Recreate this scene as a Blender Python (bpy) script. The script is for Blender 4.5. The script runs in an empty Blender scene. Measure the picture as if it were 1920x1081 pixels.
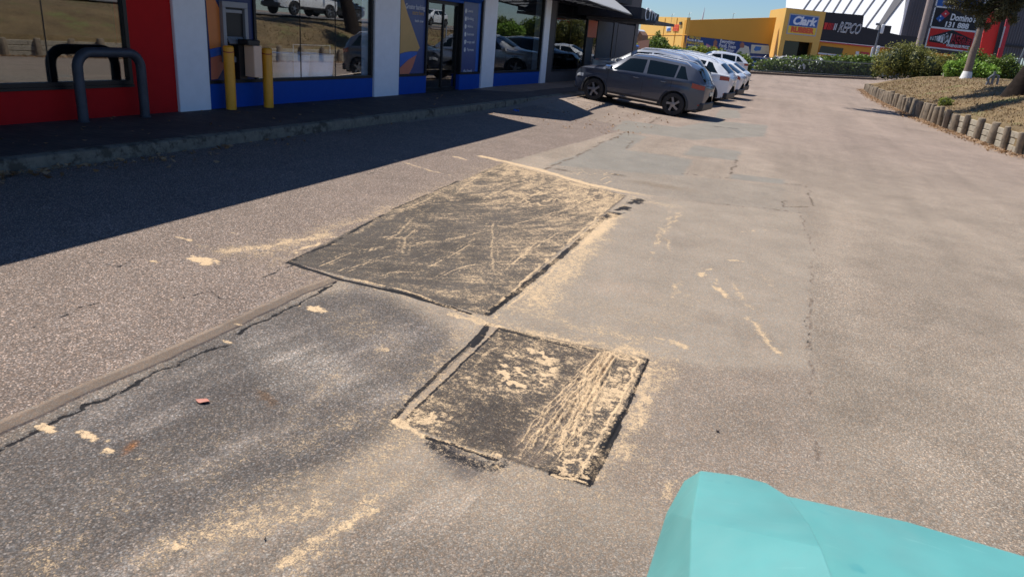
import bpy, math, random
import numpy as np
from mathutils import Vector, Matrix
random.seed(7); rng = np.random.default_rng(11)
C = bpy.context.scene.collection
R = math.radians

# ------------------------------------------------------------------ camera
CAMM = np.array([[0.9055985403184147, -0.20898461634513238, 0.36907548537424495],
                 [0.4167594402925449, 0.2768704188610162, -0.865825813941101],
                 [0.0787581913212929, 0.9379062859853341, 0.337829758915634]])
EYE = 1.95
cd = bpy.data.cameras.new('camera'); cam = bpy.data.objects.new('camera', cd); C.objects.link(cam)
cd.sensor_width = 36; cd.lens = 36*1340/1920; cd.clip_end = 3000; cd.clip_start = 0.05
M4 = Matrix([list(CAMM[0])+[0], list(CAMM[1])+[0], list(CAMM[2])+[EYE], [0, 0, 0, 1]])
cam.matrix_world = M4
cd.dof.use_dof = True; cd.dof.focus_distance = 5.0; cd.dof.aperture_fstop = 7.0
bpy.context.scene.camera = cam
# ------------------------------------------------------------------ sun, sky, exposure
SUNV = Vector((0.52, -0.12, -1.0)).normalized()      # direction the light travels
sl = bpy.data.lights.new('sun', 'SUN'); sl.energy = 4.6; sl.angle = R(0.53); sl.color = (1, .95, .88)
so = bpy.data.objects.new('sun', sl); C.objects.link(so); so.location = (-20, 5, 30)
so.rotation_euler = SUNV.to_track_quat('-Z', 'Y').to_euler()
w = bpy.data.worlds.new('World'); bpy.context.scene.world = w; w.use_nodes = True
nt = w.node_tree; bg = nt.nodes['Background']
sky = nt.nodes.new('ShaderNodeTexSky'); sky.sky_type = 'NISHITA'; sky.sun_disc = False
sky.sun_elevation = math.asin(-SUNV.z); sky.sun_rotation = math.atan2(-SUNV.x, -SUNV.y)
sky.dust_density = .15; sky.ozone_density = 3.0; sky.altitude = 20
tint = nt.nodes.new('ShaderNodeVectorMath'); tint.operation = 'MULTIPLY'; tint.inputs[1].default_value = (.71, .90, 1.17)      # deep clear blue of a dry summer sky
nt.links.new(sky.outputs[0], tint.inputs[0]); nt.links.new(tint.outputs[0], bg.inputs[0]); bg.inputs[1].default_value = 0.068
vs = bpy.context.scene.view_settings
vs.view_transform = 'Standard'; vs.look = 'None'; vs.exposure = 0.45; vs.gamma = 1

# ------------------------------------------------------------------ survey helpers
def ray(px, py):
    return CAMM @ np.array([(px-960)/1340., -(py-540.5)/1340., -1.])
SL = .03
def gp(px, py):                       # surveyed point on the sloping car park surface
    v = ray(px, py); t = (0-EYE)/(v[2]+SL*v[0]); p = v*t; return (p[0], p[1])
def G(*pts): return [gp(*p) for p in pts]
def atY(px, py, Y):
    v = ray(px, py); t = Y/v[1]; p = v*t; return (p[0], Y, p[2]+EYE)
def sstep(a, b, x):
    t = np.clip((x-a)/(b-a), 0, 1); return t*t*(3-2*t)
def gz(x, y):
    x = np.asarray(x, float); y = np.asarray(y, float)
    t = sstep(48, 80, y)
    near = -SL*np.clip(x, -14, 14)
    near = near+.045*np.clip(-4.6-x, 0, 2.8)*sstep(15.5, 19, y)*(1-sstep(40, 50, y))
    far = .14+.035*(np.clip(x, -15, 12)+5)
    return near*(1-t)+far*t
def gzf(x, y): return float(gz(x, y))

# ------------------------------------------------------------------ numpy noise
def _h(ix, iy, s):
    n = (ix.astype(np.int64)*374761393+iy.astype(np.int64)*668265263+s*974634777) & 0xffffffff
    n = ((n ^ (n >> 13))*1274126177) & 0xffffffff
    return ((n ^ (n >> 16)) & 0xffff)/65535.
def vn(x, y, s=0):
    ix = np.floor(x); iy = np.floor(y); fx = x-ix; fy = y-iy
    fx = fx*fx*(3-2*fx); fy = fy*fy*(3-2*fy)
    a = _h(ix, iy, s); b = _h(ix+1, iy, s); c = _h(ix, iy+1, s); d = _h(ix+1, iy+1, s)
    return (a*(1-fx)+b*fx)*(1-fy)+(c*(1-fx)+d*fx)*fy
def fbm(x, y, f=1., o=4, s=0):
    r = 0; a = 1; t = 0
    for k in range(o):
        r = r+a*vn(x*f+17.3*k, y*f-9.1*k, s+k*7); t += a; a *= .55; f *= 2.03
    return r/t

# ------------------------------------------------------------------ mesh helpers
ORIG = {}
class MB:
    def __init__(s): s.v = []; s.f = []; s.m = []
    def add(s, vs, fs, mi=0):
        n = len(s.v); s.v += [tuple(map(float, v)) for v in vs]
        s.f += [tuple(i+n for i in f) for f in fs]; s.m += [mi]*len(fs); return s
    def box(s, x0, x1, y0, y1, z0, z1, mi=0):
        v = [(x, y, z) for z in (z0, z1) for y in (y0, y1) for x in (x0, x1)]
        return s.add(v, [(0, 2, 3, 1), (4, 5, 7, 6), (0, 1, 5, 4), (2, 6, 7, 3), (0, 4, 6, 2), (1, 3, 7, 5)], mi)
    def bbox(s, x0, x1, y0, y1, z0, z1, b=.01, mi=0):        # box with chamfered edges
        def lp(i, z):
            return [(x0+i, y0+b, z), (x0+b, y0+i, z), (x1-b, y0+i, z), (x1-i, y0+b, z), (x1-i, y1-b, z), (x1-b, y1-i, z), (x0+b, y1-i, z), (x0+i, y1-b, z)]
        rings = [[(x, y, z0) for x, y, _ in lp(b*.6, 0)], [(x, y, z0+b) for x, y, _ in lp(0, 0)], [(x, y, z1-b) for x, y, _ in lp(0, 0)], [(x, y, z1) for x, y, _ in lp(b*.6, 0)]]
        return s.loft(rings, True, True, mi)
    def loft(s, rings, closed=True, caps=True, mi=0):
        n = len(rings[0]); vs = [p for r in rings for p in r]; fs = []
        for i in range(len(rings)-1):
            for j in range(n if closed else n-1):
                k = (j+1) % n; fs.append((i*n+j, i*n+k, (i+1)*n+k, (i+1)*n+j))
        if caps:
            fs.append(tuple(range(n-1, -1, -1))); fs.append(tuple((len(rings)-1)*n+j for j in range(n)))
        return s.add(vs, fs, mi)
    def tube(s, pts, rad, n=10, mi=0, caps=True):
        pts = [Vector(p) for p in pts]; rr = rad if isinstance(rad, (list, tuple)) else [rad]*len(pts)
        rings = []; up = Vector((0, 0, 1))
        t0 = (pts[1]-pts[0]).normalized()
        a = t0.cross(up);  a = Vector((1, 0, 0)) if a.length < 1e-3 else a.normalized()
        for i, p in enumerate(pts):
            t = (pts[min(i+1, len(pts)-1)]-pts[max(i-1, 0)]).normalized()
            a = (a-t*a.dot(t)).normalized(); b = t.cross(a)
            rings.append([tuple(p+(a*math.cos(2*math.pi*k/n)+b*math.sin(2*math.pi*k/n))*rr[i]) for k in range(n)])
        return s.loft(rings, True, caps, mi)
    def prism(s, poly, ax, a, b, mi=0):       # polygon in the two other axes, extruded along axis ax from a to b
        def P(p, t):
            q = list(p); q.insert(ax, t); return tuple(q)
        n = len(poly); vs = [P(p, a) for p in poly]+[P(p, b) for p in poly]
        fs = [tuple(range(n-1, -1, -1)), tuple(range(n, 2*n))]+[(i, (i+1) % n, n+(i+1) % n, n+i) for i in range(n)]
        return s.add(vs, fs, mi)
    def slab(s, quad, th, mi=0):              # planar polygon given thickness away from its normal
        q = [Vector(p) for p in quad]; n = (q[1]-q[0]).cross(q[2]-q[0]).normalized()
        m = len(q); vs = [tuple(p) for p in q]+[tuple(p-n*th) for p in q]
        return s.add(vs, [tuple(range(m)), tuple(range(2*m-1, m-1, -1))]+[(i, m+i, m+(i+1) % m, (i+1) % m) for i in range(m)], mi)
def _recalc(me):
    import bmesh
    bm = bmesh.new(); bm.from_mesh(me); bmesh.ops.recalc_face_normals(bm, faces=bm.faces); bm.to_mesh(me); bm.free()
def obj(name, mb, mats, parent=None, smooth=False, world=True, fixn=True):
    o0 = ORIG.get(parent.name, Vector((0, 0, 0))) if (parent is not None and world) else Vector((0, 0, 0))
    me = bpy.data.meshes.new(name)
    me.from_pydata([(x-o0.x, y-o0.y, z-o0.z) for x, y, z in mb.v], [], mb.f)
    for m in (mats if isinstance(mats, (list, tuple)) else [mats]): me.materials.append(m)
    if any(mb.m): me.polygons.foreach_set('material_index', mb.m)
    if fixn and len(mb.f) < 30000: _recalc(me)
    if smooth:
        me.polygons.foreach_set('use_smooth', [True]*len(me.polygons))
        if smooth != 'all':
            me.set_sharp_from_angle(angle=R(smooth if smooth is not True else 40))
    o = bpy.data.objects.new(name, me); C.objects.link(o)
    if parent is not None: o.parent = parent
    ORIG[o.name] = o0
    return o
def nobj(name, V, F, mat, parent=None, smooth=False):      # from numpy arrays, quads or tris, world space
    o0 = ORIG.get(parent.name, Vector((0, 0, 0))) if parent is not None else Vector((0, 0, 0))
    me = bpy.data.meshes.new(name); V = V-np.array(o0); k = F.shape[1]
    me.vertices.add(len(V)); me.vertices.foreach_set('co', V.astype(np.float32).ravel())
    me.loops.add(F.size); me.loops.foreach_set('vertex_index', F.astype(np.int32).ravel())
    me.polygons.add(len(F)); me.polygons.foreach_set('loop_start', np.arange(0, F.size, k, dtype=np.int32))
    me.polygons.foreach_set('use_smooth', np.full(len(F), smooth))
    me.update(calc_edges=True); me.materials.append(mat)
    o = bpy.data.objects.new(name, me); C.objects.link(o)
    if parent is not None: o.parent = parent
    ORIG[o.name] = o0
    return o
def tag(o, label, cat, group=None):
    o['label'] = label; o['category'] = cat
    if group: o['group'] = group
    return o
def kind(o, k='structure', label=None, cat=None):
    o['kind'] = k
    if label: o['label'] = label
    if cat: o['category'] = cat
    return o
def thing(name, label, cat, loc=(0, 0, 0), rz=0, group=None):
    o = bpy.data.objects.new(name, None); C.objects.link(o); o.empty_display_size = .1
    o.location = loc; o.rotation_euler = (0, 0, rz); ORIG[o.name] = Vector(loc)
    return tag(o, label, cat, group)
def dup(root, loc, rz, label=None, group=None):
    r = root.copy(); C.objects.link(r); r.location = loc; r.rotation_euler = (0, 0, rz)
    if label: r['label'] = label
    if group: r['group'] = group
    for ch in list(root.children):
        c = ch.copy(); C.objects.link(c); c.parent = r
        for g in ch.children:
            d = g.copy(); C.objects.link(d); d.parent = c
    return r
def text(name, body, size, mat, M, parent=None, ext=.005, shear=0, bold=0, spacing=1., align='CENTER', width=None):
    cu = bpy.data.curves.new(name, 'FONT'); cu.body = body; cu.size = size; cu.extrude = ext; cu.shear = shear; cu.offset = bold
    cu.align_x = align; cu.align_y = 'CENTER'; cu.space_character = spacing; cu.resolution_u = 3
    t = bpy.data.objects.new(name, cu); C.objects.link(t); bpy.context.view_layer.update()
    dg = bpy.context.evaluated_depsgraph_get(); me = bpy.data.meshes.new_from_object(t.evaluated_get(dg))
    bpy.data.objects.remove(t)
    if width:
        xs = [v.co.x for v in me.vertices]; s = width/max(max(xs)-min(xs), 1e-6)
        me.transform(Matrix.Diagonal((s, 1, 1, 1)))
    o0 = ORIG.get(parent.name, Vector((0, 0, 0))) if parent is not None else Vector((0, 0, 0))
    me.transform(Matrix.Translation(-o0) @ M)
    me.materials.clear(); me.materials.append(mat); me.name = name
    o = bpy.data.objects.new(name, me); C.objects.link(o); ORIG[o.name] = o0
    if parent is not None: o.parent = parent
    return o
def frame(o, xa, ya):          # matrix from origin, x axis, y axis (z = normal)
    x = Vector(xa).normalized(); y = Vector(ya); y = (y-x*y.dot(x)).normalized(); z = x.cross(y)
    return Matrix(((x.x, y.x, z.x, o[0]), (x.y, y.y, z.y, o[1]), (x.z, y.z, z.z, o[2]), (0, 0, 0, 1)))

# ------------------------------------------------------------------ materials
def nodes(name):
    m = bpy.data.materials.new(name); m.use_nodes = True; t = m.node_tree
    return m, t, t.nodes['Principled BSDF'], t.links
def pm(name, col, rough=.6, metal=0., var=.12, sc=6., bump=0., bsc=60., spec=.5, coat=0., col2=None, fac=None, patchsc=3.):
    m, t, b, L = nodes(name); N = t.nodes
    tc = N.new('ShaderNodeTexCoord')
    n = N.new('ShaderNodeTexNoise'); n.inputs['Scale'].default_value = sc; n.inputs['Detail'].default_value = 6; n.inputs['Roughness'].default_value = .65
    L.new(tc.outputs['Object'], n.inputs['Vector'])
    r = N.new('ShaderNodeMapRange'); r.inputs[1].default_value = .25; r.inputs[2].default_value = .75; r.inputs[3].default_value = 1-var; r.inputs[4].default_value = 1+var
    L.new(n.outputs['Fac'], r.inputs[0])
    mx = N.new('ShaderNodeVectorMath'); mx.operation = 'SCALE'; mx.inputs[0].default_value = col; L.new(r.outputs[0], mx.inputs['Scale'])
    out = mx.outputs[0]
    if col2:
        n2 = N.new('ShaderNodeTexNoise'); n2.inputs['Scale'].default_value = patchsc; n2.inputs['Detail'].default_value = 8; n2.inputs['Roughness'].default_value = .7
        L.new(tc.outputs['Object'], n2.inputs['Vector'])
        r2 = N.new('ShaderNodeMapRange'); c0 = fac if fac else .5; r2.inputs[1].default_value = c0; r2.inputs[2].default_value = c0+.08
        L.new(n2.outputs['Fac'], r2.inputs[0])
        mm = N.new('ShaderNodeMix'); mm.data_type = 'RGBA'; L.new(r2.outputs[0], mm.inputs['Factor']); L.new(out, mm.inputs['A']); mm.inputs['B'].default_value = (*col2, 1)
        out = mm.outputs['Result']
    L.new(out, b.inputs['Base Color'])
    b.inputs['Roughness'].default_value = rough; b.inputs['Metallic'].default_value = metal
    b.inputs['Specular IOR Level'].default_value = spec; b.inputs['Coat Weight'].default_value = coat; b.inputs['Coat Roughness'].default_value = .03
    if bump:
        n3 = N.new('ShaderNodeTexNoise'); n3.inputs['Scale'].default_value = bsc; n3.inputs['Detail'].default_value = 4
        L.new(tc.outputs['Object'], n3.inputs['Vector'])
        bp = N.new('ShaderNodeBump'); bp.inputs['Strength'].default_value = bump; bp.inputs['Distance'].default_value = .01
        L.new(n3.outputs['Fac'], bp.inputs['Height']); L.new(bp.outputs[0], b.inputs['Normal'])
    return m
def leafmat(name, c1, c2, sc=.9):
    m, t, b, L = nodes(name); N = t.nodes
    g = N.new('ShaderNodeNewGeometry'); n = N.new('ShaderNodeTexNoise'); n.inputs['Scale'].default_value = sc; n.inputs['Detail'].default_value = 3
    L.new(g.outputs['Position'], n.inputs['Vector'])
    ri = g.outputs['Random Per Island']
    a = N.new('ShaderNodeMath'); a.operation = 'MULTIPLY_ADD'; L.new(ri, a.inputs[0]); a.inputs[1].default_value = .7; 
    s = N.new('ShaderNodeMath'); s.operation = 'SUBTRACT'; L.new(n.outputs['Fac'], s.inputs[0]); s.inputs[1].default_value = .35
    L.new(s.outputs[0], a.inputs[2])
    mm = N.new('ShaderNodeMix'); mm.data_type = 'RGBA'; mm.clamp_factor = True; L.new(a.outputs[0], mm.inputs['Factor']); mm.inputs['A'].default_value = (*c1, 1); mm.inputs['B'].default_value = (*c2, 1)
    L.new(mm.outputs['Result'], b.inputs['Base Color']); b.inputs['Roughness'].default_value = .55
    tr = N.new('ShaderNodeBsdfTranslucent'); L.new(mm.outputs['Result'], tr.inputs['Color'])
    ms = N.new('ShaderNodeMixShader'); ms.inputs[0].default_value = .25; L.new(b.outputs[0], ms.inputs[1]); L.new(tr.outputs[0], ms.inputs[2])
    L.new(ms.outputs[0], N['Material Output'].inputs['Surface'])
    return m
def glassmat(name, refl=.32, tint=(.30, .31, .32), trans=.5, rough=.004, wav=0.):
    m, t, b, L = nodes(name); N = t.nodes; N.remove(b)
    gl = N.new('ShaderNodeBsdfGlossy'); gl.inputs['Color'].default_value = (refl, refl, refl, 1); gl.inputs['Roughness'].default_value = rough
    tr = N.new('ShaderNodeBsdfTransparent'); tr.inputs['Color'].default_value = (*[c*trans for c in tint], 1)
    ad = N.new('ShaderNodeAddShader'); L.new(gl.outputs[0], ad.inputs[0]); L.new(tr.outputs[0], ad.inputs[1])
    if wav:
        tc = N.new('ShaderNodeTexCoord'); n = N.new('ShaderNodeTexNoise'); n.inputs['Scale'].default_value = .9; n.inputs['Detail'].default_value = 1
        L.new(tc.outputs['Object'], n.inputs['Vector']); bp = N.new('ShaderNodeBump'); bp.inputs['Strength'].default_value = wav; bp.inputs['Distance'].default_value = .02
        L.new(n.outputs['Fac'], bp.inputs['Height']); L.new(bp.outputs[0], gl.inputs['Normal'])
    L.new(ad.outputs[0], N['Material Output'].inputs['Surface'])
    return m
K = {}
K['red'] = pm('red paint', (.50, .010, .012), .6, var=.08, spec=.15, bump=.15, bsc=220)
K['white'] = pm('white render', (.86, .89, .95), .6, var=.05, bump=.1, bsc=160, col2=(.42, .42, .44), fac=.71, patchsc=5)
K['blue'] = pm('blue paint', (.007, .075, .40), .5, var=.07, spec=.15)
K['dkblue'] = pm('dark blue paint', (.012, .03, .13), .4, var=.05)
K['frame'] = pm('dark aluminium frame', (.018, .018, .02), .4, .3, var=.1)
K['greywall'] = pm('charcoal wall', (.085, .08, .085), .7, var=.12, bump=.1)
K['glass'] = glassmat('shopfront glass', .17, tint=(.8, .84, .86), trans=.75, wav=.012)
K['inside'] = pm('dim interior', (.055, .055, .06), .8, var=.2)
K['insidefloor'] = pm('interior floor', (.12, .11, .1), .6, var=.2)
K['yellow'] = pm('yellow powder coat', (.95, .41, .02), .4, var=.1, col2=(.45, .2, .03), fac=.68, patchsc=9)
K['redband'] = pm('red band', (.4, .03, .02), .5)
K['steel'] = pm('worn dark steel pipe', (.055, .065, .085), .5, .2, var=.3, col2=(.32, .33, .36), fac=.66, patchsc=22, bump=.2)
K['atmgrey'] = pm('grey metal surround', (.30, .31, .34), .45, .2, var=.06)
K['black'] = pm('black plastic', (.012, .012, .014), .45)
K['beige'] = pm('beige metal', (.96, .64, .44), .5, var=.05)
K['orange'] = pm('orange vinyl', (.72, .22, .05), .4, var=.06)
K['coral'] = pm('coral vinyl', (.62, .2, .12), .4, var=.06)
K['tan'] = pm('gold vinyl', (.62, .38, .13), .35, var=.06)
K['brightblue'] = pm('bright blue vinyl', (.03, .14, .55), .35)
K['vinyl'] = pm('slate blue vinyl', (.055, .085, .24), .3, var=.05)
K['pale'] = pm('pale lettering', (.75, .77, .8), .5)
K['canvas'] = pm('white awning', (.8, .79, .76), .7, var=.04)
K['concrete'] = pm('concrete kerb', (.20, .18, .14), .9, var=.3, sc=12, bump=.6, bsc=90, spec=.15, col2=(.09, .08, .062), fac=.52, patchsc=4)
K['tyre'] = pm('tyre rubber', (.02, .02, .021), .75, bump=.2)
K['rim'] = pm('alloy rim', (.30, .30, .32), .3, .7, var=.05)
K['chrome'] = pm('bright trim', (.75, .76, .78), .12, 1., var=.02)
K['cglass'] = pm('car glass', (.006, .011, .013), .03, 0, var=.0, spec=.4)
K['railm'] = pm('satin silver rail', (.8, .81, .83), .25, .3, var=.02)
K['cplastic'] = pm('car trim plastic', (.03, .03, .033), .5)
K['tail'] = pm('tail lamp red', (.28, .01, .012), .15, coat=1)
K['lamp'] = pm('clear lamp', (.6, .62, .65), .1, coat=1)
K['plate'] = pm('number plate', (.7, .68, .55), .5)
K['cgrey'] = pm('metallic grey paint', (.066, .075, .10), .35, .15, var=.02, coat=.6)
K['cwhite'] = pm('white car paint', (.78, .79, .80), .3, 0, var=.01, coat=1)
K['cblack'] = pm('black car paint', (.015, .016, .02), .2, .2, var=.01, coat=1)
K['cblue'] = pm('blue car paint', (.05, .14, .42), .3, .3, coat=1)
K['csilver'] = pm('silver car paint', (.45, .47, .5), .3, .6, coat=1)
K['log'] = pm('weathered grey log', (.25, .195, .135), .9, var=.35, sc=14, bump=.8, bsc=40, col2=(.14, .115, .085), fac=.53, patchsc=7)
K['rail'] = pm('weathered sleeper', (.38, .33, .25), .9, var=.3, sc=10, bump=.8, bsc=50, col2=(.2, .165, .12), fac=.55, patchsc=5)
K['bark'] = pm('pale bark', (.22, .165, .13), .9, var=.35, sc=8, bump=.8, bsc=30)
K['dbark'] = pm('dark bark', (.024, .018, .015), .95, var=.4, sc=8, bump=1, bsc=25, spec=.1)
K['ywall'] = pm('yellow painted wall', (.78, .47, .11), .7, var=.05, sc=.4)
K['ydeep'] = pm('yellow wall shade tone', (.74, .36, .045), .7, var=.05, sc=.4)  # deeper orange of the shaded yellow walls put into the colour; joints share it
K['navy'] = pm('navy banner', (.015, .05, .2), .5)
K['logoblue'] = pm('logo blue', (.015, .10, .38), .4)
K['logowhite'] = pm('logo white', (.8, .84, .9), .5)
K['logored'] = pm('logo red orange', (.75, .10, .03), .5)
K['logoyel'] = pm('logo yellow', (.85, .6, .05), .5)
K['blackwall'] = pm('black cladding', (.012, .013, .02), .6)
K['crimson'] = pm('crimson stripe', (.5, .03, .05), .5)
K['whiteclad'] = pm('white metal cladding', (.74, .76, .78), .45, var=.04, sc=.6)
K['seam'] = pm('dark cladding seam', (.10, .10, .11), .6)
K['greyclad'] = pm('grey metal cladding', (.085, .09, .11), .5, var=.06, sc=.5)
K['signred'] = pm('sign red', (.62, .012, .012), .4)
K['signpole'] = pm('pinkish sign pole', (.40, .31, .27), .5)
K['poleg'] = pm('galvanised pole', (.18, .19, .21), .5, .4)
K['turq'] = None
K['hedge'] = leafmat('hedge leaves', (.03, .055, .010), (.22, .31, .045))
K['hedgeY'] = leafmat('yellow green leaves', (.09, .12, .015), (.38, .43, .07))
K['bushO'] = leafmat('olive bush leaves', (.04, .05, .012), (.36, .35, .075))
K['lime'] = leafmat('lime shrub leaves', (.14, .26, .03), (.36, .55, .09))
K['gum'] = leafmat('gum leaves', (.03, .035, .012), (.15, .14, .06))
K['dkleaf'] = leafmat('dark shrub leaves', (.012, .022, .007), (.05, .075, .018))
K['litter'] = leafmat('dead leaves', (.16, .08, .035), (.5, .32, .17), 3)
K['sandpile'] = pm('spilt fine sand', (.66, .46, .26), .95, var=.15, sc=60, bump=.6, bsc=200)

# road ----------------------------------------------------------------
def road_material():
    m, t, b, L = nodes('weathered asphalt with sand'); N = t.nodes
    geo = N.new('ShaderNodeNewGeometry'); P = geo.outputs['Position']
    def att(n):
        a = N.new('ShaderNodeAttribute'); a.attribute_name = n; return a
    tone = att('tone').outputs['Color']; sand = att('sand').outputs['Fac']; tar = att('tar').outputs['Fac']; coarse = att('coarse').outputs['Fac']
    def noise(sc, det=3, ro=.6):
        n = N.new('ShaderNodeTexNoise'); n.inputs['Scale'].default_value = sc; n.inputs['Detail'].default_value = det; n.inputs['Roughness'].default_value = ro
        L.new(P, n.inputs['Vector']); return n.outputs['Fac']
    def math_(op, a, b_=None, c=None, clamp=False):
        n = N.new('ShaderNodeMath'); n.operation = op; n.use_clamp = clamp
        for i, v in enumerate((a, b_, c)):
            if v is None: continue
            if isinstance(v, (int, float)): n.inputs[i].default_value = v
            else: L.new(v, n.inputs[i])
        return n.outputs[0]
    def mr(v, a, b_, c=0., d=1.):
        n = N.new('ShaderNodeMapRange'); L.new(v, n.inputs[0])
        for i, k in enumerate((a, b_, c, d)): n.inputs[i+1].default_value = k
        return n.outputs[0]
    # warped position so the stones are not round cells
    vo = N.new('ShaderNodeTexVoronoi'); vo.inputs['Scale'].default_value = 118; L.new(P, vo.inputs['Vector']); vo.inputs['Randomness'].default_value = 1
    vo2 = N.new('ShaderNodeTexVoronoi'); vo2.inputs['Scale'].default_value = 210; L.new(P, vo2.inputs['Vector'])
    sep = N.new('ShaderNodeSeparateColor'); L.new(vo.outputs['Color'], sep.inputs[0])
    sep2 = N.new('ShaderNodeSeparateColor'); L.new(vo2.outputs['Color'], sep2.inputs[0])
    r1 = sep.outputs[0]; r2 = sep2.outputs[0]
    stone = math_('ADD', mr(math_('POWER', r1, 2.2), 0, 1, .55, 1.95), mr(r1, .92, .97, 0, .7))                    # brightness of each chip
    stone2 = math_('ADD', mr(math_('POWER', r2, 2.4), 0, 1, .70, 1.7), mr(r2, .94, .98, 0, .5))
    gap = mr(vo.outputs['Distance'], .25, .75, 1.08, .58)
    gap2 = mr(vo2.outputs['Distance'], .3, .8, 1.05, .75)
    big = math_('MULTIPLY', stone, gap); small = math_('MULTIPLY', stone2, gap2)
    mixf = N.new('ShaderNodeMix'); mixf.data_type = 'FLOAT'; L.new(mr(coarse, 0, 1, .12, .95), mixf.inputs['Factor']); L.new(small, mixf.inputs['A']); L.new(big, mixf.inputs['B'])
    amp = N.new('ShaderNodeMix'); amp.data_type = 'FLOAT'; L.new(mr(coarse, 0, .5, .35, 1), amp.inputs['Factor']); amp.inputs['A'].default_value = 1.; L.new(mixf.outputs['Result'], amp.inputs['B'])
    blot = mr(noise(2.2, 5, .7), .3, .7, .88, 1.12)
    k = math_('MULTIPLY', amp.outputs['Result'], blot)
    base = N.new('ShaderNodeVectorMath'); base.operation = 'SCALE'; L.new(tone, base.inputs[0]); L.new(k, base.inputs['Scale'])
    # warm / cool chips
    hue = N.new('ShaderNodeMix'); hue.data_type = 'RGBA'; hue.inputs['A'].default_value = (1.1, .97, .88, 1); hue.inputs['B'].default_value = (.94, 1., 1.08, 1); L.new(sep.outputs[1], hue.inputs['Factor'])
    bh = N.new('ShaderNodeVectorMath'); bh.operation = 'MULTIPLY'; L.new(base.outputs[0], bh.inputs[0]); L.new(hue.outputs['Result'], bh.inputs[1])
    # sand
    n1 = noise(150, 3, .7); n2 = noise(64, 4, .75); n3 = noise(23, 3, .6)
    nn = math_('ADD', math_('MULTIPLY', n1, .34), math_('ADD', math_('MULTIPLY', n2, .44), math_('MULTIPLY', n3, .22)))
    thr = mr(nn, .40, .60, .98, .10)
    sm = mr(math_('SUBTRACT', sand, thr), -.16, .28, 0, .90)
    scol = N.new('ShaderNodeVectorMath'); scol.operation = 'SCALE'; scol.inputs[0].default_value = (.64, .46, .275); L.new(mr(n1, .3, .7, .78, 1.12), scol.inputs['Scale'])
    film = N.new('ShaderNodeMix'); film.data_type = 'RGBA'; L.new(mr(sand, .10, .9, 0., .24), film.inputs['Factor']); L.new(bh.outputs[0], film.inputs['A']); film.inputs['B'].default_value = (.33, .27, .20, 1)
    mx = N.new('ShaderNodeMix'); mx.data_type = 'RGBA'; L.new(sm, mx.inputs['Factor']); L.new(film.outputs['Result'], mx.inputs['A']); L.new(scol.outputs[0], mx.inputs['B'])
    tm = mr(math_('SUBTRACT', tar, mr(nn, .38, .62, .08, .62)), -.08, .12, 0, 1)
    mt = N.new('ShaderNodeMix'); mt.data_type = 'RGBA'; L.new(tm, mt.inputs['Factor']); L.new(mx.outputs['Result'], mt.inputs['A']); mt.inputs['B'].default_value = (.016, .015, .016, 1)
    # a little sand on top of the tar too
    mt2 = N.new('ShaderNodeMix'); mt2.data_type = 'RGBA'; L.new(math_('MULTIPLY', sm, mr(sand, .35, .6)), mt2.inputs['Factor']); L.new(mt.outputs['Result'], mt2.inputs['A']); L.new(scol.outputs[0], mt2.inputs['B'])
    L.new(mt2.outputs['Result'], b.inputs['Base Color'])
    b.inputs['Roughness'].default_value = .9; b.inputs['Specular IOR Level'].default_value = .25
    h = math_('ADD', math_('MULTIPLY', math_('SUBTRACT', 1., vo.outputs['Distance']), math_('MULTIPLY', coarse, 1.)), math_('MULTIPLY', math_('SUBTRACT', 1, vo2.outputs['Distance']), .35))
    h = math_('ADD', h, math_('MULTIPLY', sm, .5))
    bp = N.new('ShaderNodeBump'); bp.inputs['Strength'].default_value = .9; bp.inputs['Distance'].default_value = .0045
    L.new(h, bp.inputs['Height']); L.new(bp.outputs[0], b.inputs['Normal'])
    return m
K['road'] = road_material()

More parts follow.
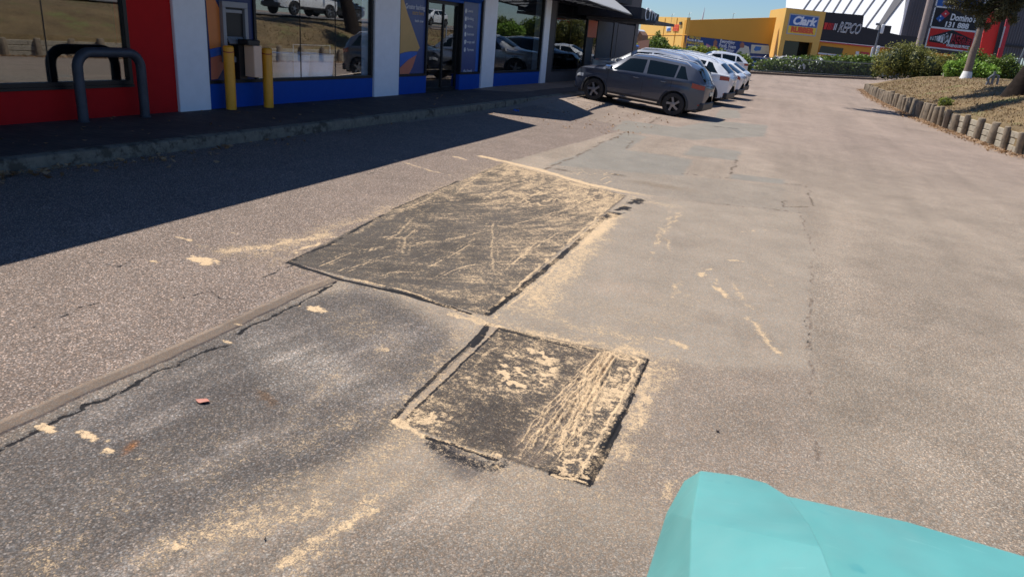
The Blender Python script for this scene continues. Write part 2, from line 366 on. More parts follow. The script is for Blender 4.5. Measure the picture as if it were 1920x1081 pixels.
# ------------------------------------------------------------------ ground painting (stains, sand, joints) in metres on the ground
class Field:
    def __init__(s, X, Y):
        s.X = X; s.Y = Y; n = X.size
        s.tone = np.zeros((n, 3)); s.sand = np.zeros(n); s.tar = np.zeros(n); s.coarse = np.full(n, .36); s.h = np.zeros(n)
    def near(s, pts, pad):
        p = np.array(pts); return np.nonzero((s.X > p[:, 0].min()-pad) & (s.X < p[:, 0].max()+pad) & (s.Y > p[:, 1].min()-pad) & (s.Y < p[:, 1].max()+pad))[0]
    def pd(s, i, pts, wx=0, wy=0):              # distance to polyline and position along it 0..1
        x = s.X[i]+wx; y = s.Y[i]+wy; best = np.full(len(i), 1e9); tt = np.zeros(len(i)); seg = list(zip(pts[:-1], pts[1:])); tot = sum(math.dist(a, b) for a, b in seg); acc = 0
        for a, b in seg:
            dx, dy = b[0]-a[0], b[1]-a[1]; l2 = dx*dx+dy*dy+1e-12
            t = np.clip(((x-a[0])*dx+(y-a[1])*dy)/l2, 0, 1); d = np.hypot(x-a[0]-t*dx, y-a[1]-t*dy)
            u = d < best; best = np.where(u, d, best); tt = np.where(u, (acc+t*math.sqrt(l2))/tot, tt); acc += math.sqrt(l2)
        return best, tt
    def sd(s, i, poly):             # signed distance to polygon, negative inside
        d, _ = s.pd(i, list(poly)+[poly[0]]); x = s.X[i]; y = s.Y[i]; ins = np.zeros(len(i), bool)
        for a, b in zip(poly, list(poly[1:])+[poly[0]]):
            c = ((a[1] > y) != (b[1] > y)); xx = (b[0]-a[0])*(y-a[1])/((b[1]-a[1]) or 1e-9)+a[0]; ins ^= c & (x < xx)
        return np.where(ins, -d, d)
    def zone(s, poly, soft, tone=None, coarse=None, wob=.05, k=1., wf=3., seed=3):
        i = s.near(poly, soft+wob+.05)
        if not len(i): return
        d = s.sd(i, poly)+(fbm(s.X[i], s.Y[i], wf, 4, seed)-.5)*2*wob
        m = sstep(soft, -soft, d)*k
        if tone is not None: s.tone[i] = s.tone[i]*(1-m[:, None])+np.array(tone)*m[:, None]
        if coarse is not None: s.coarse[i] = s.coarse[i]*(1-m)+coarse*m
    def line(s, pts, wid, sand=0, tar=0, h=0, wob=.02, wf=8., fade=(0, 0), tone=None, seed=5, soft=.6, brk=0., coarse=None):
        i = s.near(pts, wid*2+wob)
        if not len(i): return
        d, t = s.pd(i, pts, (fbm(s.X[i], s.Y[i], wf, 3, seed)-.5)*2.4*wob, (fbm(s.X[i], s.Y[i], wf, 3, seed+500)-.5)*2.4*wob)
        m = sstep(wid, wid*(1-soft), d)
        if fade[0]: m = m*sstep(0, fade[0], t)
        if fade[1]: m = m*sstep(0, fade[1], 1-t)
        if brk: m = m*sstep(brk-.12, brk+.12, fbm(s.X[i], s.Y[i], 9., 3, seed+40))
        if sand: s.sand[i] = np.maximum(s.sand[i], m*sand)
        if tar: s.tar[i] = np.maximum(s.tar[i], m*tar)
        if h: s.h[i] += m*h
        if tone is not None: s.tone[i] = s.tone[i]*(1-m[:, None])+np.array(tone)*m[:, None]
        if coarse is not None: s.coarse[i] = s.coarse[i]*(1-m)+coarse*m
    def blob(s, c, rx, ry, sand=0, ang=0., tone=None, tar=0, seed=9, wob=.5, h=0, k=1., soft=.9):
        i = s.near([c], max(rx, ry)*1.8)
        if not len(i): return
        x = s.X[i]-c[0]; y = s.Y[i]-c[1]; ca, sa = math.cos(ang), math.sin(ang)
        r = np.hypot((x*ca+y*sa)/rx, (-x*sa+y*ca)/ry)+(fbm(s.X[i], s.Y[i], 1.2/min(rx, ry), 4, seed)-.5)*2*wob+(fbm(s.X[i], s.Y[i], 32, 3, seed+1)-.5)*1.1*(1 if sand else 0)
        m = sstep(1., 1-soft, r)*k
        if sand: s.sand[i] = np.maximum(s.sand[i], m*sand)
        if tar: s.tar[i] = np.maximum(s.tar[i], m*tar)
        if h: s.h[i] += m*h
        if tone is not None: s.tone[i] = s.tone[i]*(1-m[:, None])+np.array(tone)*m[:, None]

BIG = G((540, 490), (738, 392), (945, 305), (1174, 367), (1045, 475), (915, 593))
SMALL = G((915, 610), (1215, 672), (1165, 780), (1103, 912), (742, 792))
PINK = (.255, .205, .18); DARK = (.128, .120, .115); GREYZ = (.272, .245, .208); BLUEG = (.212, .208, .190)
def paint(X, Y):
    F = Field(X, Y)
    F.tone[:] = (.262, .232, .195)
    a = fbm(X, Y, .35, 4, 1)[:, None]; F.tone *= (.86+.28*a)
    far = sstep(9, 22, Y)[:, None]; F.tone = F.tone*(1-far)+np.array((.262, .222, .195))*(.9+.2*a)*far
    # wheel track streaks along the drive on the right
    st = fbm(X*3+Y*.25, Y*.18, 1., 4, 21); F.tone *= (.84+.32*st)[:, None]
    F.tone *= (.80+.40*fbm(X*1.0, Y*.7, .9, 5, 23))[:, None]; F.tone *= (1-.12*sstep(.52, .72, fbm(X, Y*.8, 1.7, 5, 24))*sstep(-.5, .6, X)*sstep(16, 9, Y))[:, None]
    F.coarse = np.clip(F.coarse+.5*(fbm(X, Y*.5, .6, 3, 25)-.5), .1, .8)
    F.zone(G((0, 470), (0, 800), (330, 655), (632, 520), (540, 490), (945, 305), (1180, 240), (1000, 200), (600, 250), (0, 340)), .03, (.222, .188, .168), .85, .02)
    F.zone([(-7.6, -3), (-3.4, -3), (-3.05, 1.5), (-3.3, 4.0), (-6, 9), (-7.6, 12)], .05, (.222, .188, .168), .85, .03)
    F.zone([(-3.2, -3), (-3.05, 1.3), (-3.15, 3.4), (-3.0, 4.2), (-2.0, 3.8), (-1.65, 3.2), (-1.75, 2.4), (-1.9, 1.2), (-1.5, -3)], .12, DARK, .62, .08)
    F.zone([(-2.2, -2), (-1.95, .9), (-1.75, 1.9), (-1.0, 2.2), (-.2, 2.3), (.6, 2), (.6, -2)], .25, (.19, .17, .15), .45, .15, .9)
    F.blob((-2.35, 2.9), .6, .35, tone=(.20, .188, .175), wob=.5); F.blob((-2.7, 2.2), .35, .6, tone=(.10, .095, .095), wob=.6, k=.7)
    F.blob((-2.1, 1.2), .3, .5, tone=(.15, .138, .13), wob=.7, k=.8)
    # dusty wipe streaks on the lower left asphalt (along the broom direction)
    i = F.near([(-3.2, .2), (-1.2, 4.0)], .1); u = (X[i]*.17+Y[i]*.985); v = (-X[i]*.985+Y[i]*.17)
    sd = fbm(u*1.2, v*4, 1.6, 4, 31); F.tone[i] = F.tone[i]*(.72+.6*sd[:, None])+np.array((.05, .045, .04))*sstep(.55, .8, sd)[:, None]
    F.sand[i] = np.maximum(F.sand[i], sstep(-2.75, -2.0, X[i])*np.clip(sstep(.38, .78, fbm(u*.8, v*1.8, 1.6, 5, 33)+.30*(fbm(u*1.2, v*4, 7, 3, 34)-.5))*.50*sstep(3.6, 1.4, Y[i]+.5*(X[i]+2)), 0, .45))
    # smooth grey-beige reinstatement right of the big patch
    F.zone(G((1176, 366), (1325, 381), (1499, 398), (1522, 480), (1519, 640), (1522, 700), (1330, 690), (1215, 668), (917, 600), (1040, 480)), .09, GREYZ, .18, .05)
    F.zone(G((1522, 700), (1540, 900), (1300, 960), (1130, 900), (1215, 672), (1330, 690)), .12, (.235, .205, .175), .38, .1)
    for c, rx, ry, k in ((gp(1270, 450), .35, .5, .5), (gp(1420, 640), .3, .25, .5), (gp(1330, 600), .12, .18, .6), (gp(1500, 760), .25, .3, .5), (gp(1600, 700), .5, .3, .35), (gp(1780, 470), .6, .9, .4), (gp(1700, 760), .35, .4, .4), (gp(1400, 800), .3, .25, .35)):
        F.blob(c, rx, ry, tone=(.19, .168, .142), wob=.9, k=k*.8, seed=int(rx*100))
    for c, rx, ry, k in ((gp(1650, 560), .5, 1.3, .5), (gp(1590, 420), .35, 1.8, .45), (gp(1760, 640), .5, .5, .3), (gp(1150, 540), .4, .3, .7), (gp(1420, 650), .1, .2, .6)):
        F.blob(c, rx, ry, tone=(.31, .27, .225), wob=.6, k=k, seed=int(rx*90+3))
    # older blue-grey patches further on
    P_ = [G((1172, 226), (1147, 243), (1220, 252), (1300, 262), (1434, 256), (1440, 235), (1340, 227), (1270, 238)),
          G((1172, 248), (1100, 283), (1031, 308), (1150, 322), (1281, 330), (1300, 300), (1240, 290), (1175, 281), (1212, 256)),
          G((1300, 272), (1390, 284), (1381, 301), (1281, 290)), G((1371, 325), (1469, 336), (1469, 345), (1367, 335)),
          G((1350, 205), (1385, 207), (1390, 222), (1340, 222))]
    for k, p in enumerate(P_): F.zone(p, .04, BLUEG, .12, .05, seed=50+k)
    F.zone(G((1030, 310), (1281, 330), (1475, 350), (1472, 383), (1500, 398), (1330, 380), (1180, 362), (1020, 330)), .10, (.245, .225, .195), .25, .08, .85)
    F.blob(gp(1255, 350), .7, .35, tone=(.20, .165, .125), wob=.6, k=.6)
    # joints and cracks
    seam = G((-160, 880), (0, 803), (170, 724), (330, 657), (450, 601), (560, 549), (632, 521))
    F.line(seam, .05, tone=(.15, .125, .105), wob=.01, coarse=.05, soft=.3); F.line([(x+.045, y+.01) for x, y in seam], .014, tone=(.07, .06, .06), wob=.012, soft=.5)
    F.line([(x-.05, y) for x, y in seam], .02, tone=(.24, .20, .165), wob=.01, coarse=.1)
    cr = [G((-140, 910), (0, 845), (62, 810), (144, 769), (202, 748), (233, 729), (295, 696), (350, 670), (420, 647)), G((447, 622), (513, 593), (583, 556), (629, 527))]
    for c_ in cr: F.line(c_, .0115, tar=1.2, h=-.010, wob=.035, wf=12, soft=.7)
    for c_ in ([(60, 615), (100, 597), (165, 574), (190, 566)], [(215, 505), (260, 470)], [(480, 530), (520, 505), (560, 488)], [(330, 560), (400, 545), (420, 560)], [(590, 345), (660, 330), (720, 322)], [(60, 520), (180, 490), (240, 500)]):
        F.line(G(*c_), .008, tar=.75, wob=.04, wf=9, soft=.8, brk=.42)
    for c_, wd in (([(1381, 300), (1373, 316), (1369, 326)], .05), ([(1469, 344), (1512, 347), (1520, 369), (1526, 387), (1473, 388), (1472, 377)], .03), ([(1328, 381), (1410, 388), (1499, 398)], .022), ([(1172, 248), (1120, 272), (1075, 295), (1023, 318)], .045), ([(1237, 219), (1219, 231)], .06), ([(1172, 277), (1190, 262)], .05), ([(1281, 326), (1370, 334)], .03)):
        F.line(G(*c_), wd*.8, tone=(.11, .088, .07), wob=.05, wf=4, soft=.9, brk=.42)
    F.line(G((1499, 398), (1524, 470), (1521, 560), (1517, 640), (1522, 720), (1530, 880)), .011, tone=(.15, .125, .105), wob=.04, wf=6, brk=.50)
    F.line(G((1512, 600), (1516, 640), (1522, 672)), .008, tar=.5, wob=.02, brk=.45)
    F.line(G((1340, 237), (1360, 239), (1383, 242)), .05, tar=.85, wob=.05, wf=5, brk=.35)
    F.blob(gp(1157, 328), .17, .11, tone=(.07, .06, .05), wob=.5); F.blob(gp(1060, 320), .3, .09, tone=(.12, .10, .085), wob=.7)
    F.blob(gp(244, 838), .09, .035, tone=(.20, .10, .045), ang=-1.2, wob=.5); F.blob(gp(500, 745), .14, .05, tone=(.12, .08, .05), ang=-.4, wob=.7, k=.7)
    # ---- big patch
    i = F.near(BIG, .35); d = F.sd(i, BIG); x = X[i]; y = Y[i]; wd_ = (fbm(x, y, 5, 3, 61)-.5)*.03
    m = sstep(.01, -.01, d+wd_)[:, None]
    tn = np.array((.080, .073, .066))*(.65+.7*fbm(x, y, 1.3, 4, 62))[:, None]
    F.tone[i] = F.tone[i]*(1-m)+tn*m; m = m[:, 0]; F.coarse[i] = F.coarse[i]*(1-m)+.42*m
    F.h[i] += .006*m
    # sweeping brush texture, direction turning across the patch
    L0 = np.array(gp(540, 490)); ax = np.array(gp(945, 305))-L0; L_ = np.hypot(*ax); ax /= L_; bx = np.array((-ax[1], ax[0]))*-1
    s_ = (x-L0[0])*ax[0]+(y-L0[1])*ax[1]; q_ = (x-L0[0])*bx[0]+(y-L0[1])*bx[1]; W_ = 2.3
    sn = s_/L_; qn = q_/W_
    th = .55+sn*.55
    u = x*np.cos(th)+y*np.sin(th); v = -x*np.sin(th)+y*np.cos(th)
    br = fbm(u*1.1, v*9, 1.5, 4, 63); br2 = fbm(u*2.5, v*26, 1.5, 3, 64)
    amt = .23+.22*sstep(.2, .9, sn)+.14*sstep(.35, .9, qn)-.12*sstep(.5, 0, sn)*sstep(.5, 0, qn)
    big_s = (.04+np.clip(amt+(br-.5)*.45+(br2-.5)*.35+(fbm(x, y, 5, 4, 65)-.5)*.45, 0, .62))*sstep(.015, -.02, d)
    F.sand[i] = np.maximum(F.sand[i], big_s)
    def bl(*p): return [gp(480+a/2.4, 260+b/2.4) for a, b in p]
    strokes = [((890, 270), (930, 215), (990, 180), (1060, 150)), ((985, 305), (1050, 260), (1130, 220), (1280, 172)), ((1080, 412), (1200, 380), (1330, 340), (1450, 305), (1545, 262)),
               ((650, 505), (760, 470), (880, 452), (1080, 410)), ((360, 612), (500, 560), (650, 520)), ((1066, 360), (1062, 480), (1070, 640)), ((1095, 630), (1140, 570), (1230, 510), (1400, 400)),
               ((730, 600), (860, 540), (990, 460)), ((800, 640), (900, 590), (1020, 560)), ((560, 470), (640, 430), (720, 340)), ((660, 540), (670, 450), (740, 380)), ((250, 590), (420, 520), (620, 480)),
               ((900, 250), (1010, 160), (1100, 140)), ((1100, 330), (1170, 260), (1260, 200)), ((1290, 450), (1180, 540), (1120, 600)), ((560, 350), (700, 310), (860, 230)), ((500, 640), (640, 600), (760, 610)),
               ((1340, 345), (1440, 300), (1540, 250)), ((1560, 240), (1680, 258), (1790, 272)), ((1560, 285), (1660, 302), (1750, 318))]
    for k, p in enumerate(strokes):
        for q_ in range(3): F.line([(a+(q_-1)*.035, b+(q_-1)*.03) for a, b in bl(*p)], .015-.003*abs(q_-1), sand=.80-.16*abs(q_-1), h=.002, wob=.014, wf=5, fade=(.15, .2), seed=70+k*3+q_, soft=1., brk=.30 if q_ == 1 else .42)
    rs = random.Random(5)
    for k in range(46):                     # straight broom sweeps over the whole patch
        a0 = rs.uniform(330, 1300); b0 = rs.uniform(230, 620); an = rs.choice((-.32, -.42, -.9, -.38))+rs.uniform(-.12, .12); ln = rs.uniform(120, 330)
        if b0 < 560-(a0-100)*.32 or b0 > 600+(a0-330)*.25: continue
        F.line(bl((a0, b0), (a0+ln*.5*math.cos(an), b0+ln*.5*math.sin(an)+6), (a0+ln*math.cos(an), b0+ln*math.sin(an))), .013, sand=rs.uniform(.36, .58), wob=.006, wf=4, fade=(.3, .3), seed=300+k, soft=1., brk=.36)
    for k in range(70):                     # wavy drift ridges near the top right corner of the patch
        a0 = 980+rs.random()*560; b0 = 130+rs.random()*190; ln = 50+rs.random()*120; an = -.42+rs.random()*.5
        pts = []; 
        for j in range(7):
            pts.append((a0+j/6*ln*math.cos(an)*1.2, b0-j/6*ln*math.sin(an)*-.62*-1+rs.uniform(-5, 5)+6*math.sin(j*1.7+k)))
        F.line(bl(*pts), .012+.010*rs.random(), sand=.78*rs.uniform(.6, 1), h=.004, wob=.02, fade=(.3, .3), seed=100+k, soft=.9)
    for k in range(26):
        a0 = 1180+rs.random()*330; b0 = 215+rs.random()*80; pts = [(a0+j*16, b0+j*2.5+8*math.sin(j*1.3+k)+rs.uniform(-4, 4)) for j in range(6)]
        F.line(bl(*pts), .02, sand=.95, h=.008, wob=.02, fade=(.3, .3), seed=140+k, soft=1.)
    F.blob(gp(990, 318), .55, .22, sand=.5, wob=.8, ang=-.3)
    # edges of the big patch
    F.line(G((1142, 400), (1045, 487), (915, 590)), .034, tar=.85, wob=.015, h=.002, brk=.22)
    F.line(G((1130, 400), (1030, 487), (930, 575)), .02, sand=.8, h=.004, wob=.02, brk=.33)
    F.line(G((1150, 405), (1060, 487), (925, 598)), .018, sand=.75, wob=.02, brk=.38)
    F.line(G((540, 492), (632, 522), (760, 552), (880, 588)), .028, tar=1., wob=.012); F.line(G((640, 519), (760, 547), (905, 600)), .022, sand=.62, h=.004, wob=.012, brk=.3)
    F.line(G((540, 490), (612, 462), (738, 392), (860, 340)), .02, tar=.9, wob=.012, brk=.38); F.line(G((545, 483), (600, 452), (625, 444)), .035, sand=.8, h=.004, wob=.04, wf=6, brk=.35)
    F.line(G((620, 455), (750, 400), (870, 338), (945, 306)), .10, sand=.46, wob=.08, wf=5, brk=.38, soft=1.)
    F.line(G((1135, 410), (1200, 375)), .1, tar=.6, wob=.05, brk=.45)
    # long sand line beyond the top edge
    F.line(G((893, 291), (935, 301), (1010, 318), (1100, 345), (1190, 363), (1300, 378)), .13, sand=.85, h=.004, wob=.03, fade=(.03, .35), soft=.8)
    F.line(G((930, 303), (1010, 322), (1100, 348), (1210, 366)), .24, sand=.52, wob=.08, fade=(.1, .3))
    F.line(G((850, 294), (872, 299)), .07, sand=.7, wob=.05); F.line(G((740, 300), (800, 318), (862, 334)), .045, sand=.55, wob=.03, brk=.35)
    # halo of fine sand around both patches
    for pts, wd, sa in ((G((430, 468), (520, 472), (560, 450), (700, 405), (860, 345)), .24, .56), (G((430, 470), (540, 455), (610, 440)), .14, .8), (G((1130, 415), (1060, 490), (990, 560)), .30, .74), (G((1150, 405), (1095, 455)), .16, 1.), (G((1190, 372), (1260, 385)), .25, .55), (G((940, 560), (1050, 600), (1180, 640)), .3, .5),
                        (G((930, 600), (1050, 640), (1240, 680)), .28, .52), (G((1000, 625), (1200, 660)), .13, .74), (G((1240, 668), (1215, 760), (1130, 890)), .17, .66), (G((1222, 690), (1190, 790)), .08, .85),
                        (G((900, 600), (800, 700), (742, 790)), .13, .5), (G((742, 792), (800, 812), (930, 862)), .10, .48), (G((850, 590), (905, 606), (935, 612)), .06, .9), (G((660, 590), (740, 640), (700, 700)), .25, .34),
                        (G((700, 950), (620, 1000), (520, 1060)), .05, .8), (G((760, 900), (700, 940), (640, 980), (560, 1070)), .09, .55), (G((290, 1035), (380, 1005), (500, 985), (600, 950)), .11, .62), (G((400, 1000), (520, 940), (680, 880), (760, 850)), .22, .50),
                        (G((1060, 560), (1200, 600), (1300, 560)), .35, .34), (G((560, 840), (660, 790), (740, 760)), .12, .45), (G((350, 900), (520, 820), (640, 700)), .12, .38)):
        F.line(pts, wd*1.4, sand=sa*.80, wob=wd*.6, wf=2.2/wd*.5, soft=1., seed=int(wd*200))
    hi = F.near([(-3.4, .8), (-.1, 4.8)], .1); F.sand[hi] = np.maximum(0, F.sand[hi]+(fbm(X[hi], Y[hi], 8, 3, 77)-.5)*.25*(F.sand[hi] > .05))
    for p, rx, ry, sa in (((380, 488), .16, .10, 1), ((345, 447), .12, .03, .8), ((290, 490), .04, .03, .9), ((592, 580), .10, .055, 1), ((560, 573), .03, .02, .7), ((440, 437), .06, .02, .6), ((90, 803), .075, .04, 1.1), ((170, 818), .1, .035, .85), ((205, 845), .05, .03, .95), ((262, 860), .025, .018, 1), ((322, 560), .03, .02, .6),
                          ((335, 1025), .05, .03, .9), ((425, 640), .05, .02, .7), ((445, 607), .05, .02, .6), ((1020, 680), .1, .05, .8), ((1175, 668), .14, .05, .7), ((1240, 635), .05, .02, .6), ((380, 462), .1, .06, .4), ((1395, 432), .05, .02, .3), ((715, 655), .08, .06, .5), ((935, 855), .035, .02, 1.1), ((932, 876), .025, .018, 1)):
        F.blob(gp(*p), rx, ry, sand=sa, wob=.45, seed=int(p[0]), h=.004 if sa > .85 else 0, soft=.6)
    for pts, sa in ((((1310, 500), (1345, 540), (1395, 575)), .62), (((1395, 585), (1440, 640), (1492, 695)), .5), (((1255, 385), (1250, 440), (1262, 500)), .4), (((1290, 385), (1245, 430), (1200, 520)), .42), (((1285, 520), (1230, 590)), .4), (((1330, 500), (1320, 520)), .5),
                    (((1240, 632), (1300, 655)), .5), (((1375, 435), (1476, 431)), .55), (((1350, 485), (1400, 492)), .6), (((1420, 505), (1470, 560), (1500, 600)), .3), (((1280, 870), (1210, 960)), .42), (((900, 970), (1000, 900)), .3), (((1360, 520), (1430, 610)), .4)):
        F.line(G(*pts), .06, sand=min(1, sa*1.35), wob=.07, wf=7, fade=(.2, .3), brk=.40, soft=1., seed=int(pts[0][0]))
    # ---- small patch
    i = F.near(SMALL, .3); d = F.sd(i, SMALL); x = X[i]; y = Y[i]; m = sstep(.008, -.008, d+(fbm(x, y, 6, 3, 81)-.5)*.02)[:, None]
    tn = np.array((.07, .062, .056))*(.75+.5*fbm(x, y, 3, 4, 82))[:, None]; F.tone[i] = F.tone[i]*(1-m)+tn*m; m = m[:, 0]
    F.coarse[i] = F.coarse[i]*(1-m)+.5*m; F.h[i] += .006*m
    O = np.array(gp(742, 792)); A_ = np.array(gp(1103, 912))-O; B_ = np.array(gp(915, 610))-O
    det = A_[0]*B_[1]-A_[1]*B_[0]; a_ = ((x-O[0])*B_[1]-(y-O[1])*B_[0])/det; b_ = (-(x-O[0])*A_[1]+(y-O[1])*A_[0])/det
    cl = fbm(x, y, 9, 4, 83); cl2 = fbm(x*1.0+y*.4, y*1.6, 22, 3, 84)
    zone1 = np.exp(-((a_-.42)/.2)**2-((b_-.68)/.26)**2); zone2 = sstep(.72, .86, a_); zone3 = np.exp(-((a_-.12)/.13)**2-((b_-.08)/.12)**2)
    bare = np.exp(-((a_-.42)/.2)**2-((b_-.18)/.17)**2)
    S = .34+.12*zone1+.10*zone2+.2*zone3-.20*bare+(cl-.5)*.7*(.35+.65*np.clip(zone1+zone2+zone3, 0, 1))+(cl2-.5)*.6
    # floury clumps
    S = np.maximum(S, sstep(.55, .61, fbm(x+y*.3, y*1.2, 19, 4, 85))*1.0*sstep(.25, .6, zone1)); S = np.maximum(S, sstep(.56, .62, fbm(x-y*.2, y*1.3, 26, 3, 86))*.9*sstep(.3, .8, zone2*.7+zone3))
    F.sand[i] = np.maximum(F.sand[i], np.clip(S, 0, 1)*sstep(.01, -.02, d))
    # braided runnels fanning down the patch
    def sp(*p): return [gp(700+a/3.003, 570+b/3.003) for a, b in p]
    rs = random.Random(3)
    tops = [(1255+rs.random()*130, 262+rs.random()*40) for _ in range(34)]
    for k, (a0, b0) in enumerate(tops):
        f = k/33.; e = (790+330*f+rs.uniform(-25, 25), 790+110*rs.random()+70*min(f*1.6, 1)); 
        if k % 4 == 3: e = (a0+(e[0]-a0)*.55, b0+(e[1]-b0)*.55)
        pts = []; n = 17; ph = rs.random()*6; ph2 = rs.random()*6
        bow = -60*(1-f)-10
        for j in range(n+1):
            t = j/n; w = 9*math.sin(t*17+ph)+6*math.sin(t*31+ph2)
            pts.append((a0+(e[0]-a0)*t+bow*math.sin(math.pi*t)*.55+w*(.35+t), b0+(e[1]-b0)*t+w*.25))
        F.line(sp(*pts), .0072+.0035*rs.random(), sand=rs.uniform(.62, .92), h=.006, wob=.004, seed=200+k, soft=1., fade=(.05, .12))
    F.zone(sp((1240, 262), (1390, 285), (1240, 560), (1130, 760), (960, 900), (800, 900), (780, 780), (930, 620), (1110, 430)), .03, (.15, .125, .105), None, .03, .6)
    i2 = F.near(sp((780, 260), (1400, 900)), .02); d2 = F.sd(i2, sp((1240, 262), (1390, 285), (1240, 560), (1130, 760), (960, 900), (800, 900), (780, 780), (930, 620), (1110, 430)))
    F.sand[i2] = np.maximum(F.sand[i2], sstep(.03, -.03, d2)*(.36+.5*(fbm(X[i2], Y[i2], 16, 3, 91)-.5)))
    for k, p in enumerate((((370, 695), (440, 630), (520, 560), (640, 470)), ((640, 450), (700, 400), (760, 360)), ((690, 230), (620, 300), (520, 400)), ((440, 600), (460, 570)))):
        F.line(sp(*p), .016, sand=.55, h=.002, wob=.02, fade=(.1, .3), brk=.35, seed=230+k)
    for poly_, sp_d, am in ((SMALL, .34, .36), (BIG, .42, .33)):     # fine scatter thinning out around each patch
        i3 = F.near(poly_, 1.3); d3 = F.sd(i3, poly_); F.sand[i3] = np.maximum(F.sand[i3], (d3 > 0)*(am*np.exp(-(np.maximum(d3, 0)/sp_d)**1.4)+.16*(fbm(X[i3], Y[i3], 5, 4, 95)-.5)*np.exp(-(np.maximum(d3, 0)/.8)**2)))
    # edges of the small patch: worn strip on the left, black tar on the right and below
    F.line(sp((690, 125), (400, 420), (155, 650)), .035, tone=(.27, .23, .185), coarse=.1, wob=.008, soft=.4); F.line(sp((640, 130), (350, 400), (110, 645)), .016, tar=1., wob=.012, brk=.3)
    F.line(sp((655, 115), (560, 240)), .03, tar=.8, wob=.02, brk=.35); F.line(sp((715, 130), (420, 420), (180, 655)), .01, tar=1., wob=.006)
    F.line(sp((700, 130), (900, 180), (1240, 255), (1510, 315)), .014, sand=.66, h=.004, wob=.01); F.line(sp((720, 145), (900, 192), (1230, 270)), .014, tar=1., wob=.01, brk=.3)
    F.line(sp((1500, 320), (1420, 490), (1330, 660), (1270, 770), (1180, 960), (1140, 990)), .014, sand=.78, h=.006, wob=.012); F.line(sp((1500, 330), (1415, 500), (1345, 620)), .024, sand=.9, wob=.03, brk=.36)
    F.line(sp((1530, 330), (1450, 520), (1370, 690)), .025, tar=.6, wob=.02, brk=.42); F.line(sp((1370, 680), (1290, 850), (1205, 1000)), .036, tar=1.0, wob=.008, h=.003, soft=.5)
    F.line(sp((1550, 310), (1400, 650), (1290, 850), (1215, 1025)), .007, tar=1.4, wob=.004, h=-.006)
    F.line(sp((300, 745), (480, 800), (700, 880)), .02, tar=.8, wob=.02, soft=.8); F.line(sp((280, 735), (400, 770), (690, 868)), .012, sand=.7, h=.003, wob=.008, brk=.28)
    F.line(sp((1010, 950), (1100, 975), (1190, 1010)), .035, tar=1., wob=.02, brk=.3); F.line(sp((1000, 960), (1090, 985), (1200, 1025)), .01, sand=1., wob=.02)
    F.line(sp((330, 780), (480, 850), (640, 900), (700, 900)), .10, tar=.42, wob=.05, wf=5, soft=1.); F.blob(sp((480, 850))[0], .22, .09, tone=(.05, .048, .055), ang=-.25, wob=.4)
    F.blob(sp((480, 900))[0], .3, .12, tone=(.075, .07, .075), ang=-.25, wob=.5, k=.7)
    F.line(sp((110, 655), (160, 690), (280, 740)), .025, sand=.9, h=.004, wob=.03, brk=.3)
    return F

# ------------------------------------------------------------------ ROAD: one sheet out to the horizon, fine where it is close
def axis(*segs):
    out = [segs[0][0]]
    for a, b, d in segs:
        n = max(1, int(round((b-a)/d))); out += list(a+(b-a)*np.arange(1, n+1)/n)
    return np.array(out)
xs = np.concatenate([[-900, -400, -200, -100, -60, -40, -25], axis((-16, -7.5, .5), (-7.5, -4.7, .035), (-4.7, -3.2, .016), (-3.2, -2.1, .011), (-2.1, -.4, .0065), (-.4, .7, .016), (.7, 3, .035), (3, 7, .08), (7, 20, 1.)), [30, 45, 70, 120, 250, 500, 900]])
yn = [.75]; 
while yn[-1] < 2.5: yn.append(yn[-1]+.012)
while yn[-1] < 4.35: yn.append(yn[-1]+.0065)
while yn[-1] < 4.8: yn.append(yn[-1]+.0105)
while yn[-1] < 34: yn.append(yn[-1]*1.0042)
ys = np.concatenate([[-900, -400, -150, -60, -30, -15, -8, -4, -2, -1, 0, .4], yn, np.arange(35, 60, .8), np.arange(60, 125, 3.), [140, 170, 220, 300, 450, 700, 1200, 2200]])
XX, YY = np.meshgrid(xs, ys); X = XX.ravel(); Y = YY.ravel()
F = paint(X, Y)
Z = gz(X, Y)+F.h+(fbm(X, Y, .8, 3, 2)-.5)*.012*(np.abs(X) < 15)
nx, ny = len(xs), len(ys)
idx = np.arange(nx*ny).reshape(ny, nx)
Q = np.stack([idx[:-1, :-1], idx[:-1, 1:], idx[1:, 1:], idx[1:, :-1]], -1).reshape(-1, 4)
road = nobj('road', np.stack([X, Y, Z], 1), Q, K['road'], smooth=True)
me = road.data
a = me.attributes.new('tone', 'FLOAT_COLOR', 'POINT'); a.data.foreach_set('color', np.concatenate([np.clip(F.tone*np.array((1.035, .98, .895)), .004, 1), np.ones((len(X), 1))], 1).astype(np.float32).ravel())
for nme, arr in (('sand', F.sand), ('tar', F.tar), ('coarse', F.coarse)):
    a = me.attributes.new(nme, 'FLOAT', 'POINT'); a.data.foreach_set('value', arr.astype(np.float32))
kind(road)

